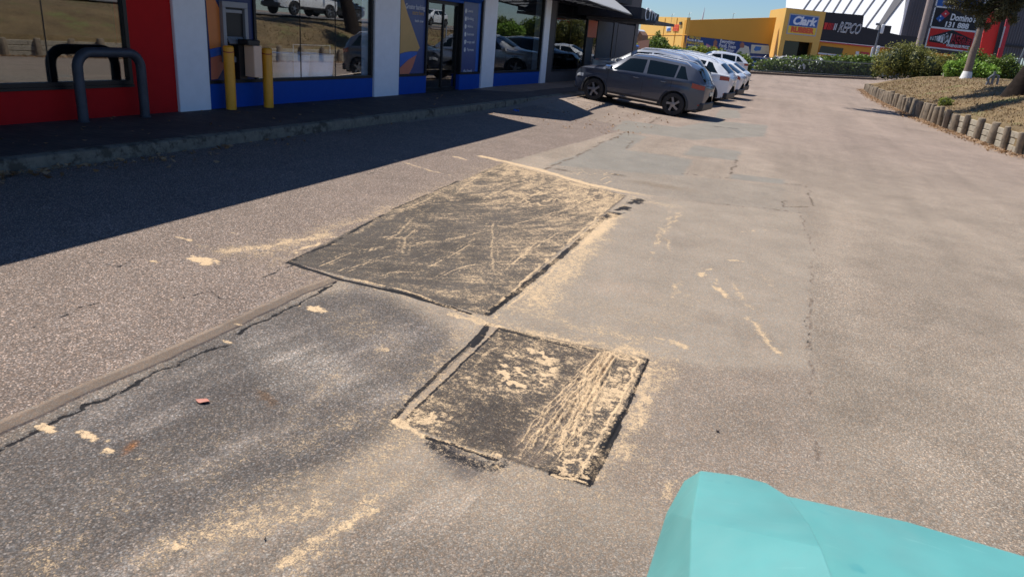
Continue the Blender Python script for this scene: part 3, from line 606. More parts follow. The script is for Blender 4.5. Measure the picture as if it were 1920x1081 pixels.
# ------------------------------------------------------------------ FOOTPATH + KERB
KX = -7.37; WX = -9.30; FZ = .365
def wp(px, py, X=WX):
    v = ray(px, py); t = X/v[0]; p = v*t; return (p[1], p[2]+EYE)
def wy(px, py): return wp(px, py)[0]
def paver_mat():
    m, t, b, L = nodes('brick pavers'); N = t.nodes
    g = N.new('ShaderNodeNewGeometry'); br = N.new('ShaderNodeTexBrick'); br.inputs['Scale'].default_value = 1; br.inputs['Brick Width'].default_value = .23; br.inputs['Row Height'].default_value = .115; br.inputs['Mortar Size'].default_value = .006
    br.inputs['Color1'].default_value = (.075, .058, .05, 1); br.inputs['Color2'].default_value = (.10, .075, .062, 1); br.inputs['Mortar'].default_value = (.045, .04, .038, 1)
    L.new(g.outputs['Position'], br.inputs['Vector'])
    n = N.new('ShaderNodeTexNoise'); n.inputs['Scale'].default_value = 1.7; n.inputs['Detail'].default_value = 8; n.inputs['Roughness'].default_value = .7; L.new(g.outputs['Position'], n.inputs['Vector'])
    r = N.new('ShaderNodeMapRange'); r.inputs[1].default_value = .3; r.inputs[2].default_value = .7; r.inputs[3].default_value = .6; r.inputs[4].default_value = 1.35; L.new(n.outputs['Fac'], r.inputs[0])
    s = N.new('ShaderNodeVectorMath'); s.operation = 'SCALE'; L.new(br.outputs['Color'], s.inputs[0]); L.new(r.outputs[0], s.inputs['Scale']); L.new(s.outputs[0], b.inputs['Base Color'])
    bp = N.new('ShaderNodeBump'); bp.inputs['Strength'].default_value = .6; bp.inputs['Distance'].default_value = .004; L.new(br.outputs['Fac'], bp.inputs['Height']); bp.invert = True; L.new(bp.outputs[0], b.inputs['Normal'])
    b.inputs['Roughness'].default_value = .85
    return m
K['paver'] = paver_mat()
f = MB(); f.box(WX-.4, KX-.14, -8, 36, -.1, FZ+.01); kind(obj('footpath', f, K['paver']))
f = MB(); n = 220; rings = []
for k in range(n+1):
    y = -8+44*k/n; j = .008*(fbm(np.array([y*3.]), np.array([1.]), 1, 3, 4)[0]-.5)*2; x1 = KX+j; z1 = FZ+.002+j*.6
    rings.append([(x1-.14, y, -.1), (x1-.14, y, z1), (x1-.035, y, z1), (x1-.008, y, z1-.012), (x1, y, z1-.04), (x1+.012, y, -.1)])
f.loft(rings, True, True); kind(obj('kerb', f, K['concrete'], smooth=30))

# ------------------------------------------------------------------ BUILDINGS ON THE LEFT
IN = .06
def P(mb, y0, y1, z0, z1, xo=0., th=.25, mi=0): mb.box(WX-th, WX+xo, y0, y1, z0, z1, mi)
SILL = wp(392, 158)[1]; TOPZ = 3.0
def window(parent, y0, y1, z0, z1, mull=(), glass='glass', fw=.055, name='window', x=WX):
    fr = MB(); 
    for a, b, c, d in ((y0, y1, z0, z0+fw), (y0, y1, z1-fw, z1), (y0, y0+fw, z0+fw, z1-fw), (y1-fw, y1, z0+fw, z1-fw)): fr.box(x-.08, x+.012, a, b, c, d)
    for m_ in mull: fr.box(x-.05, x-.032, m_-.006, m_+.006, z0+fw, z1-fw)
    o = obj(name, fr, K['frame'], parent)
    g = MB(); g.box(x-.044, x-.036, y0+fw-.004, y1-fw+.004, z0+fw-.004, z1-fw+.004); obj('pane', g, K[glass], o, fixn=True)
    return o
# red shop, nearest on the left
rs_ = thing('red_shop', 'shopfront with dark red walls and one wide mirror-like window, behind the pipe bike rack', 'shop', (WX, 4, FZ))
yr0 = wy(250, 160); yr1 = wy(334, 207)
m = MB(); P(m, -8, yr0, FZ-.1, wp(0, 172)[1]); P(m, yr0, yr1, FZ-.1, TOPZ); P(m, -8, yr1, TOPZ, 4.6); obj('wall', m, K['red'], rs_)
zs = wp(0, 172)[1]
m = MB(); m.box(WX-.1, WX+.03, -8, yr0, zs, zs+.035); obj('sill', m, K['frame'], rs_)
window(rs_, -8, yr0, zs+.037, TOPZ, mull=(wy(92, 100), -1.5))
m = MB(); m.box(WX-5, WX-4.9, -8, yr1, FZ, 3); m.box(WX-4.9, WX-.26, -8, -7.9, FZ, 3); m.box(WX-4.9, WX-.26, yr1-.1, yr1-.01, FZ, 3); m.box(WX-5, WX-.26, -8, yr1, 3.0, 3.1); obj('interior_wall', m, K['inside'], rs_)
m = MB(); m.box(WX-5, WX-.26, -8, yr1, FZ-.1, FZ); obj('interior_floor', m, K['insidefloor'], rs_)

# bank: blue with white pillars
bk = thing('bank_branch', 'blue bank branch with white pillars, a cash machine and a glass door', 'bank', (WX, 14, FZ))
yb = [wy(334, 207), wy(393, 204), wy(698, 182), wy(744, 180), wy(798, 174), wy(860, 168), wy(898, 165), wy(921, 166), wy(1009, 160), wy(1019, 159)]
for a, b in ((yb[0], yb[1]), (yb[2], yb[3]), (yb[6], yb[7]), (yb[8], yb[9])):
    m = MB(); m.bbox(WX-.3, WX+.05, a+.004, b-.004, FZ, TOPZ+.3, .008)
    obj('pillar', m, K['white'], bk, smooth=30)
m = MB(); P(m, yb[1], yb[2], FZ-.1, SILL); P(m, yb[3], yb[4], FZ-.1, SILL); P(m, yb[5], yb[6], FZ-.1, SILL); P(m, yb[7], yb[8], FZ-.1, SILL); P(m, yb[0], yb[9], TOPZ+.302, 4.6); P(m, yb[1], yb[2], TOPZ, TOPZ+.3); P(m, yb[3], yb[6], TOPZ, TOPZ+.3); P(m, yb[7], yb[8], TOPZ, TOPZ+.3)
obj('wall', m, K['blue'], bk)
ya = wy(480, 150)          # right edge of the cash machine panel
zg = SILL+.003
m = MB(); m.box(WX-.1, WX-.02, yb[1]+.03, ya, zg+.05, TOPZ); obj('cash_machine_panel', m, K['dkblue'], bk)
m = MB(); m.box(WX-.08, WX+.012, yb[1]+.002, yb[1]+.03, zg, TOPZ); m.box(WX-.08, WX+.012, yb[1]+.03, ya, zg, zg+.05); obj('panel_frame', m, K['frame'], bk)
def vin(nm, pts, mat, x=WX-.02, e=.004, par=None):
    m = MB(); m.prism([wp(px, py, x) for px, py in pts], 0, x, x+e); return obj(nm, m, K[mat], par or bk)
pan = [o for o in bk.children if o.name.startswith('cash_machine_panel')][0]
vin('graphic', ((385, -12), (398, -10), (412, 18), (414, 88), (393, 92)), 'orange', par=pan, e=.003); vin('graphic', ((393, 92.5), (414, 88.5), (414, 103), (395, 108)), 'brightblue', par=pan, e=.003)
vin('graphic', ((395, 108.5), (414, 103.5), (423, 122), (408, 148), (396, 150)), 'coral', par=pan, e=.003)
a0, z0 = wp(418, 117); a1, z1 = wp(461, 6); a1 = wy(462, 60)
atm = MB(); X0 = WX-.015
for c in ((a0, a1, z0, z0+.09), (a0, a1, z1-.09, z1), (a0, a0+.07, z0+.09, z1-.09), (a1-.07, a1, z0+.09, z1-.09)): atm.bbox(X0-.02, X0+.07, c[0], c[1], c[2], c[3], .006)
am = obj('cash_machine', atm, K['atmgrey'], bk, smooth=30)
m = MB(); m.box(X0-.015, X0+.012, a0+.07, a1-.07, z0+.09, z1-.09); obj('fascia', m, K['black'], am)
m = MB(); m.box(X0+.013, X0+.02, a0+.12, a1-.12, z1-.48, z1-.2); obj('screen', m, K['black'], am)
m = MB(); m.bbox(X0+.013, X0+.05, a0+.09, a1-.11, z1-.17, z1-.12, .005); obj('light_hood', m, K['atmgrey'], am)
m = MB(); m.slab([(X0+.013, a0+.1, z0+.4), (X0+.013, a1-.1, z0+.4), (X0+.1, a1-.1, z0+.3), (X0+.1, a0+.1, z0+.3)], -.02); 
for r_ in range(4):
    for c_ in range(4): m.box(X0+.04+r_*.012, X0+.055+r_*.012, a0+.16+c_*.035, a0+.185+c_*.035, z0+.40-.022*r_-.03, z0+.414-.022*r_-.03)
obj('keypad', m, K['atmgrey'], am)
m = MB(); m.box(X0+.013, X0+.03, a0+.15, a1-.15, z0+.14, z0+.2); obj('cash_slot', m, K['frame'], am)
K['clearglass'] = glassmat('clear bank glass', .15, tint=(.92, .95, .97), trans=.98, wav=.012)
window(bk, ya, yb[2]-.01, zg, TOPZ, mull=(wy(567, 100), wy(632, 100)), glass='clearglass')
# panel window left of the door, with vinyl graphics
w3 = window(bk, yb[3]+.01, yb[4]-.01, zg, TOPZ, glass='glass')
XV = WX-.034
m = MB(); m.box(XV-.001, XV+.002, yb[3]+.07, yb[4]-.07, zg+.06, TOPZ-.06); obj('graphic', m, K['vinyl'], w3)
def vpoly(nm, pts, mat, par, x): 
    m = MB(); m.prism([wp(px, py, x) for px, py in pts], 0, x, x+.003); return obj(nm, m, K[mat], par)
vpoly('graphic', ((750, -22), (753, -14), (764, 25), (787, 90), (783, 96), (771, 96), (758, 98), (749.5, 101)), 'tan', w3, XV+.003)
vpoly('graphic', ((749.5, 102), (760, 98.5), (775, 97), (782, 98), (781, 103), (765, 112), (749.5, 126)), 'brightblue', w3, XV+.003)
vpoly('graphic', ((749.5, 128), (765, 113), (781, 103), (774, 125), (763, 146), (750, 147)), 'coral', w3, XV+.003)
def ftext(nm, body, px, py, size, mat, par, x, width=None):
    y, z = wp(px, py, x); return text(nm, body, size, K[mat], frame((x, y, z), (0, 1, 0), (0, 0, 1)), par, ext=.002, width=width)
ftext('lettering', 'Greater banking', 779, 14, .15, 'pale', w3, XV+.004, .82); ftext('lettering', 'starts here', 784, 25, .13, 'tan', w3, XV+.004, .48); ftext('lettering', 'bank now', 786, 40, .09, 'pale', w3, XV+.004, .36)
# door
dr = MB(); y0, y1 = yb[4]+.02, yb[5]-.02; XD = WX-.12; dm = y0+(y1-y0)*.52
for a, b, c, d in ((y0, y1, 2.42, 2.5), (y0, y0+.05, FZ, 2.42), (dm, dm+.05, FZ+.02, 2.42), (y1-.05, y1, FZ, 2.42), (y0+.05, y1-.05, FZ+.012, FZ+.10)): dr.box(XD-.03, XD+.03, a, b, c, d)
do = obj('door', dr, K['black'], bk)
m = MB(); m.box(XD-.004, XD+.004, y0+.05, dm, FZ+.1, 2.42); m.box(XD-.004, XD+.004, dm+.05, y1-.05, FZ+.1, 2.42); obj('pane', m, K['glass'], do)
m = MB(); m.tube([(XD+.06, dm+.11, wp(846, 80)[1]), (XD+.06, dm+.11, wp(846, 50)[1])], .018); m.tube([(XD+.0, dm+.11, wp(846, 78)[1]), (XD+.06, dm+.11, wp(846, 78)[1])], .01); m.tube([(XD+.0, dm+.11, wp(846, 52)[1]), (XD+.06, dm+.11, wp(846, 52)[1])], .01); obj('handle', m, K['rim'], do, smooth=True)
m = MB(); m.box(WX-.4, WX-.001, yb[4]-.0, yb[5], FZ+.011, FZ+.025); obj('door_mat', m, K['black'], bk)
m = MB(); m.slab([(WX+.02, yb[4]-.1, 2.55), (WX+.02, yb[5]+.9, 2.55), (WX+.45, yb[5]+.75, 2.85), (WX+.45, yb[4]-.35, 2.85)], .06); m.box(WX-.2, WX+.02, yb[4]+.001, yb[5]-.001, 2.5, TOPZ-.001); obj('door_canopy', m, K['blue'], bk)
w4 = window(bk, yb[5]+.0, yb[6]-.01, zg, TOPZ)
m = MB(); m.box(XV-.001, XV+.002, yb[5]+.07, yb[6]-.25, zg+.06, TOPZ-.06); obj('graphic', m, K['vinyl'], w4)
m = MB(); m.box(XV-.001, XV+.002, yb[6]-.24, yb[6]-.08, zg+.06, TOPZ-.06); obj('graphic', m, K['brightblue'], w4)
for k, s_x in enumerate(('Loans', 'Banking', 'Advice', 'Insurance', 'Foreign cash', 'Payments')):
    py = 21+k*14.5; ftext('lettering', s_x, 882, py, .10, 'pale', w4, XV+.004, .16+.026*len(s_x))
    yy, zz = wp(873.5-k*.45, py, XV); m = MB(); m.prism([(yy+.05*math.cos(t*math.pi/4), zz+.06*math.sin(t*math.pi/4)) for t in range(8)], 0, XV+.003, XV+.006); obj('icon', m, K['pale'], w4)
ftext('lettering', 'the bank', 877, 134, .15, 'pale', w4, XV+.004, .5)
window(bk, yb[7]+.01, yb[8]-.01, zg, TOPZ)
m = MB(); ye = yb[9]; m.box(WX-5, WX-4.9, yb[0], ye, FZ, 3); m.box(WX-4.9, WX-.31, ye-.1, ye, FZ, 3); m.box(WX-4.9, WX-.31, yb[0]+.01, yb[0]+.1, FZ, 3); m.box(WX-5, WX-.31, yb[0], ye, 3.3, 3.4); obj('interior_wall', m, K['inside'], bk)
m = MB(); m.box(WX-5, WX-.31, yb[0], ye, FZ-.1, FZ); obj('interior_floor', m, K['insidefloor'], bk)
# the long awning over red shop and bank (casts the big shade), and the short one at the door
aw = thing('street_awning', 'flat dark awning along the red shop and bank shopfronts', 'awning', (WX, 4, 3.2))
m = MB(); poly = [(WX+.06, -8), (-6.35, -8), (-6.72, 2.95), (-6.86, 5.9), (-7.30, 14.2), (WX+.06, 14.9)]; m.prism(poly, 2, 3.17, 3.40); obj('roof', m, K['dkblue'], aw)
m = MB(); m.box(WX+.06, WX+.12, -8, 14.9, 3.05, 3.165)
for y in range(-7, 15, 3): m.box(WX+.1, -7.45, y, y+.06, 3.09, 3.165)
obj('beam', m, K['frame'], aw)
aw = thing('street_awning', 'short tapered awning in front of the last bank window', 'awning', (WX, 16, 3.2))
m = MB(); m.prism([(WX+.06, 14.95), (-8.5, 15.05), (-7.15, 15.72), (-7.24, 17.7), (-8.5, 19.0), (WX+.06, 19.4)], 2, 3.17, 3.40); obj('roof', m, K['dkblue'], aw)
m = MB(); m.box(WX+.06, WX+.12, 15, 19.3, 3.05, 3.165); obj('beam', m, K['frame'], aw)

# grey shop with white awning
gs = thing('grey_shop', 'charcoal shopfront with dark windows under the white awning', 'shop', (WX, 27, FZ))
g0 = yb[9]; gp_ = [g0, wy(1035, 150), wy(1066, 150), wy(1086, 158), wy(1125, 150), wy(1140, 150), wy(1172, 140)+1.5]
yE = 34.0
m = MB(); P(m, g0+.003, g0+.6, FZ-.1, TOPZ); P(m, g0+.6, yE, FZ-.1, SILL-.02); P(m, g0+3.9, g0+4.6, SILL-.02, TOPZ); P(m, g0+7.2, g0+7.7, SILL-.02, TOPZ); P(m, yE-.5, yE, SILL-.02, TOPZ); P(m, g0+.003, yE, TOPZ, 4.5); obj('wall', m, K['greywall'], gs)
zg2 = SILL-.018
window(gs, g0+.6, g0+3.9, zg2, TOPZ, mull=(g0+2.2,)); window(gs, g0+4.6, g0+7.2, zg2, TOPZ, mull=(g0+5.4, g0+6.3)); window(gs, g0+7.7, yE-.5, zg2, TOPZ, mull=(g0+9.,))
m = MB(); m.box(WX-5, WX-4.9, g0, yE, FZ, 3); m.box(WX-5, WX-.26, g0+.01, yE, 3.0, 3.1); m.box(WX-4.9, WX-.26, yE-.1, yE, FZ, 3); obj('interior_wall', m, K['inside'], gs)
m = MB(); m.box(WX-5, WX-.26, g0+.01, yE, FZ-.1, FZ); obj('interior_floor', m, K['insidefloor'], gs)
y_, z_ = wp(1112, 55, WX+.02); m = MB(); m.box(WX+.002, WX+.014, y_-.55, y_+.5, z_-.3, z_+.3); 
sgn = obj('poster', m, pm('orange red poster', (.75, .11, .03), .5), gs)
cv, ct, cb, cl_ = nodes('white translucent canvas'); cb.inputs['Base Color'].default_value = (.78, .78, .76, 1); cb.inputs['Roughness'].default_value = .8
tr = ct.nodes.new('ShaderNodeBsdfTranslucent'); tr.inputs['Color'].default_value = (.85, .84, .80, 1); ms = ct.nodes.new('ShaderNodeMixShader'); ms.inputs[0].default_value = .4
cl_.new(cb.outputs[0], ms.inputs[1]); cl_.new(tr.outputs[0], ms.inputs[2]); cl_.new(ms.outputs[0], ct.nodes['Material Output'].inputs['Surface'])
wa = thing('white_awning', 'white canvas awning on a dark steel frame outside the grey shop', 'awning', (WX, 22, 2.9))
AX = -7.30
def ap(px, py): return wp(px, py, AX)
tip = ap(1191, 31); lo = ap(1102, 0); hi = ap(1152, 0)
sl_lo = (lo[1]-tip[1])/(lo[0]-tip[0]); sl_hi = (hi[1]-tip[1])/(hi[0]-tip[0])
ys0 = 19.3
NC = Vector((.64, .03, .77)).normalized(); PC = Vector((AX, tip[0], tip[1]))
def CP(px, py): v = Vector(ray(px, py)); c0 = Vector((0, 0, EYE)); t = (PC-c0).dot(NC)/v.dot(NC); return tuple(c0+v*t)
m = MB(); m.add([CP(1102, 0), CP(1191, 31), CP(1152, 0), CP(1110, -33), CP(1010, -31)], [(0, 1, 2, 3, 4)]); obj('canvas', m, cv, wa)
m = MB(); zt = tip[1]; m.prism([(WX+.06, ys0+.3), (AX-1.2, ys0), (AX-1.2, tip[0]-.1), (WX+.06, tip[0]+.3)], 2, 3.06, 3.09); obj('roof', m, K['greywall'], wa)
m = MB()
for k in range(7):
    y = ys0+.2+k*(tip[0]-ys0-.4)/6; m.tube([(WX+.06, y, 2.98), (AX-.05, y, 2.9-.015*k)], .022, 6)
    if k < 6: m.tube([(WX+.3, y, 2.97), (AX-.4, y+1.0, 2.92)], .018, 6)
m.tube([(AX-.03, ys0, tip[1]+sl_lo*(ys0-tip[0])), (AX-.03, tip[0], tip[1])], .028, 8); m.tube([(AX-1., ys0, 2.97), (AX-1., tip[0], 2.90)], .022, 6)
obj('frame', m, K['frame'], wa)
# dark gabled shop awning beyond
ds = thing('dark_shop_awning', 'dark shop fascia with small gable and pale lettering ending the row of shops', 'shop awning', (WX, 33, 3))
def bp_(px, py, X): y, z = wp(px, py, X); return (X, y, z)
FX = -7.0
y0, zl = wp(1201, 43, FX); y1, _ = wp(1233, 50, FX); zb = 2.68; 
z0 = wp(1201, 14, FX)[1]; z1 = wp(1233, 27, FX)[1]
m = MB(); m.prism([(y0, zb), (y1, zb), (y1, z1), (y0, z0)], 0, FX-.12, FX); m.prism([(WX-.2, zb), (FX-.12, zb), (FX-.12, z0), (WX-.2, z0+.15)], 1, y0, y0+.1); m.box(WX-.2, FX-.13, y0+.1, y1, zb, zb+.08); obj('fascia', m, K['blackwall'], ds)
m = MB(); m.box(WX+.07, FX+.35, tip[0]+.4, y1+1.2, zb-.10, zb-.002); obj('soffit', m, K['greywall'], ds)
m = MB(); m.prism([(WX-4, 3.2), (-8.1, 3.2), (-8.1, 4.35), (-8.7, 5.0), (WX-4, 5.2)], 1, y0+.12, y1); obj('gable', m, K['blackwall'], ds)
yy, zz = wp(1220, 33, FX); text('lettering', 'CITY', .62, K['pale'], frame((FX+.002, yy, zz), (0, 1, -.1), (0, 0, 1)), ds, ext=.01, width=1.7)
m = MB(); m.box(WX-.2, WX-.02, yE+.01, y1, FZ, zb-.1); obj('wall', m, K['greywall'], ds)

# ------------------------------------------------------------------ things on the footpath
def onpath(px, py):
    v = ray(px, py); t = (FZ+.01-EYE)/v[2]; p = v*t; return (p[0], p[1], FZ+.01)
def bollard(px, py, h, label):
    c = onpath(px, py); b = thing('bollard', label, 'bollard', c, group='yellow bollards by the cash machine')
    m = MB(); r = .083; rings = []
    for z, s in ((0, 1), (h-.03, 1), (h-.012, .93), (h, .75), (h+.004, .3)): rings.append([(c[0]+r*s*math.cos(k*math.pi/12), c[1]+r*s*math.sin(k*math.pi/12), c[2]+z) for k in range(24)])
    m.loft(rings); obj('post', m, K['yellow'], b, smooth=50)
    m = MB(); rings = [[(c[0]+(r+.0015)*math.cos(k*math.pi/12), c[1]+(r+.0015)*math.sin(k*math.pi/12), c[2]+z+.006*math.sin(k*math.pi/6)) for k in range(24)] for z in (h-.10, h-.085)]; m.loft(rings, True, False); obj('stripe', m, K['redband'], b, smooth=True)
c = onpath(434, 205); h1 = atY(428, 86, c[1])[2]-c[2]; bollard(434, 205, h1, 'yellow steel bollard directly in front of the cash machine, nearest the white pillar')
c = onpath(504, 201); h2 = atY(499, 90, c[1])[2]-c[2]; bollard(504, 201, h2, 'yellow steel bollard on the right of the beige box, in front of the window')
A = onpath(159, 222); B = onpath(268, 214); zt = atY(150, 96, A[1])[2]; A = (-9.08, A[1]-.20, A[2]); B = (-9.08, B[1]-.16, B[2]); br = thing('bike_rack', 'scuffed dark steel hoop of thick pipe standing on the footpath by the red wall', 'bike rack', ((A[0]+B[0])/2, (A[1]+B[1])/2, A[2]))
rr = .065; q = .2; pts = [A]
def lerp3(a, b, t): return tuple(a[i]+(b[i]-a[i])*t for i in range(3))
T0 = (A[0], A[1], zt); T1 = (B[0], B[1], zt); dirn = Vector(T1)-Vector(T0); dl = dirn.length; dirn.normalize()
pts = [A, (A[0], A[1], zt-q)]
for k in range(1, 9):
    t = k/8*math.pi/2; p = Vector(T0)+dirn*(q*(1-math.cos(t)))+Vector((0, 0, -q+q*math.sin(t))); pts.append(tuple(p))
for k in range(0, 9):
    t = k/8*math.pi/2; p = Vector(T1)-dirn*(q*(1-math.sin(t)))+Vector((0, 0, -q+q*math.cos(t))); pts.append(tuple(p))
pts += [B]
m = MB(); m.tube(pts, rr, 16); obj('hoop', m, K['steel'], br, smooth=50)
for E_ in (A, B):
    m = MB(); rg = [[(E_[0]+s*math.cos(k*math.pi/10), E_[1]+s*math.sin(k*math.pi/10), E_[2]+z) for k in range(20)] for s, z in ((rr+.012, -.02), (rr+.012, .012), (rr+.003, .02))]; m.loft(rg); obj('collar', m, K['steel'], br, smooth=40)
# beige box beside the cash machine
bx = thing('rubbish_bin', 'slim beige box with a dark top mounted beside the cash machine', 'bin', (WX, wy(480, 140), FZ))
c = wp(470, 146, WX+.3); c2 = wp(488, 146, WX+.3); zt_ = wp(475, 86, WX+.3)[1]; zb_ = wp(478, 145, WX+.3)[1]
m = MB(); m.bbox(WX+.12, WX+.34, c[0]+.06, c2[0]+.02, zb_, zt_, .012); obj('body', m, K['beige'], bx, smooth=30)
m = MB(); m.bbox(WX+.1, WX+.33, c[0]-.05, c2[0]+.0, zt_+.002, zt_+.09, .012); m.box(WX+.0, WX+.118, c[0]-.05, c[0]+.12, zb_-.05, zt_); obj('lid', m, K['black'], bx, smooth=30)
# planters and low stand behind the bank window
for px, lab in ((546, 'white round planter inside the bank window, nearer the cash machine'), (592, 'white round planter inside the bank window, further from the cash machine')):
    v = ray(px, 150); X_ = -9.78 if px < 560 else -9.80; t = X_/v[0]; yy = (v*t)[1]; pl = thing('planter', lab, 'planter', (X_, yy, FZ), group='white planters in the bank window')
    m = MB(); pr = [(.24, 0), (.29, .1), (.34, .55), (.36, .82), (.37, .84), (.35, .85), (.33, .83), (.32, .75)]
    m.loft([[(X_+r*math.cos(k*math.pi/16), yy+r*math.sin(k*math.pi/16), FZ+.0+z) for k in range(32)] for r, z in pr], True, True); obj('pot', m, pm('white pot', (.8, .84, .9), .4), pl, smooth=40)
    m = MB(); m.loft([[(X_+r*math.cos(k*math.pi/12), yy+r*math.sin(k*math.pi/12), FZ+z) for k in range(24)] for r, z in ((.31, .74), (.31, .79))], True, True); obj('soil', m, K['dbark'], pl)
st = thing('display_stand', 'thin pale metal stand frame inside the bank window', 'stand', (-9.5, wy(585, 150), FZ))
m = MB(); ya_, za_ = wp(551, 146, -9.5); yb_, _ = wp(619, 146, -9.5); zt_ = wp(551, 84, -9.5)[1]
m.tube([(-9.5, ya_, FZ), (-9.5, ya_, zt_)], .008, 6); m.tube([(-9.5, yb_, FZ), (-9.5, yb_, zt_)], .008, 6); m.tube([(-9.5, ya_, za_), (-9.5, yb_, za_)], .02, 6); m.tube([(-9.5, ya_, zt_), (-9.5, yb_, zt_)], .006, 6)
obj('frame', m, K['canvas'], st)

# ------------------------------------------------------------------ RETAINING WALL of logs, EMBANKMENT, UPPER ROAD
WPTS = [(12.5, 2.), (11.2, 9.), (9.2, 13.5), (7.2, 17.2), (5.75, 20.4), (4.95, 22.2), (4.42, 23.9), (4.05, 26.), (3.45, 29.3), (2.6, 35.2), (2.0, 41.), (1.45, 48), (.95, 56.5), (1.1, 59.5), (1.9, 61.5), (5, 64), (14, 66)]
wl = [0.]
for a, b in zip(WPTS[:-1], WPTS[1:]): wl.append(wl[-1]+math.dist(a, b))
def wat(s):
    return (float(np.interp(s, wl, [p[0] for p in WPTS])), float(np.interp(s, wl, [p[1] for p in WPTS])))
WH = .62
def wtop(x, y): return gzf(x, y)+WH*(1-.25*float(sstep(38, 56, np.array(y))))*(1-.5*float(sstep(57, 62, np.array(y))))
rw_ = thing('retaining_wall', 'low retaining wall of upright logs and stacked sleepers along the dry grass bank', 'retaining wall', (4.4, 23.6, 0))
S0 = 0; s = 0; posts = []; r2 = random.Random(4)
sA = wl[3]
s = 2.0
while s < wl[12]-.2:
    x, y = wat(s); posts.append((s, x, y)); s += (1.12 if y < 27 else .9 if y < 30 else .72 if y < 32 else .62 if y < 44 else .7)*r2.uniform(.82, 1.2)
# sleepers between the posts: three per bay in one mesh per course
for c in range(3):
    m = MB()
    for k in range(len(posts)-1):
        (sa, xa, ya_), (sb, xb, yb_) = posts[k], posts[k+1]; d = Vector((xb-xa, yb_-ya_, 0)); L_ = d.length; d.normalize(); nn = Vector((d.y, -d.x, 0)) # to the bank side
        if nn.x < 0: nn = -nn
        hh = (wtop(xa, ya_)-gzf(xa, ya_)-.06)/3
        base = Vector((xa, ya_, gzf(xa, ya_)))+nn*.075+Vector((0, 0, c*hh)); j = r2.uniform(-.008, .008)
        q = [base+nn*j, base+d*L_+nn*j+Vector((0, 0, gzf(xb, yb_)-gzf(xa, ya_)))]
        rings = []
        for p in q:
            rings.append([tuple(p+nn*a+Vector((0, 0, b))) for a, b in ((.012, .006), (0, .02), (0, hh-.022), (.012, hh-.008), (.07, hh-.008), (.07, .006))])
        m.loft(rings, True, True)
    obj('sleeper', m, K['rail'], rw_, smooth=35)
for k, (s, x, y) in enumerate(posts):
    z0 = gzf(x, y); h = wtop(x, y)-z0+r2.uniform(-.02, .07); r = r2.uniform(.08, .13); h += r2.uniform(-.05, .04); tx, ty = r2.uniform(-.05, .05), r2.uniform(-.05, .05); m = MB(); rings = []
    for z, sc in ((-.1, 1.05), (0, 1.02), (h*.5, 1.), (h-.03, .98), (h-.008, .9), (h, .78), (h+.003, .3)):
        rings.append([(x+tx*z/h+r*sc*math.cos(a*math.pi/7+k)*(1+.06*math.sin(a*2.3+k)), y+ty*z/h+r*sc*math.sin(a*math.pi/7+k)*(1+.06*math.sin(a*1.7+k)), z0+z) for a in range(14)])
    m.loft(rings); obj('post', m, K['log'], rw_, smooth=40)
def prof(l): return np.interp(l, [0, .6, 1.5, 3, 4.5, 7, 9, 40], [0, .10, .38, .78, .98, 1.12, 1.15, 1.2])
def bank_z(x, y):          # height of the embankment l metres behind the wall
    x = np.atleast_1d(np.asarray(x, float)); y = np.atleast_1d(np.asarray(y, float)); best = np.full(x.shape, 1e9)
    for a, b in zip(WPTS[:-1], WPTS[1:]):
        dx, dy = b[0]-a[0], b[1]-a[1]; t = np.clip(((x-a[0])*dx+(y-a[1])*dy)/(dx*dx+dy*dy), 0, 1); best = np.minimum(best, np.hypot(x-a[0]-t*dx, y-a[1]-t*dy))
    wt = np.interp(y, [0, 40, 56, 66], [.48, .48, .40, .35])
    return wt+prof(best)
def bz(x, y): return float(bank_z(x, y)[0])
SS = np.concatenate([np.arange(1.5, wl[4], .5), np.arange(wl[4], wl[11], .25), np.arange(wl[11], wl[-1], .5)])
LL = np.concatenate([[.098], np.linspace(.10, 3, 26), np.linspace(3.3, 9, 16), [11, 14, 18, 24, 34]])
V = []; 
for s in SS:
    x, y = wat(s)
    (xa, ya_), (xb, yb_) = wat(max(0, s-1.2)), wat(min(wl[-1], s+1.2)); tl_ = math.dist((xa, ya_), (xb, yb_)); fx, fy = (yb_-ya_)/tl_, -(xb-xa)/tl_
    for l in LL: V.append((x+fx*l, y+fy*l*min(1, 4/(l+2)), 0))
V = np.array(V); zz_ = bank_z(V[:, 0], V[:, 1]); zz_ += (fbm(V[:, 0], V[:, 1], 1.4, 4, 8)-.5)*.10+(fbm(V[:, 0], V[:, 1], 6, 3, 18)-.5)*.05
V[:, 2] = zz_; V[::len(LL), 2] = -.35; n1, n2 = len(SS), len(LL); idx = np.arange(n1*n2).reshape(n1, n2)
Q = np.stack([idx[:-1, :-1], idx[:-1, 1:], idx[1:, 1:], idx[1:, :-1]], -1).reshape(-1, 4)
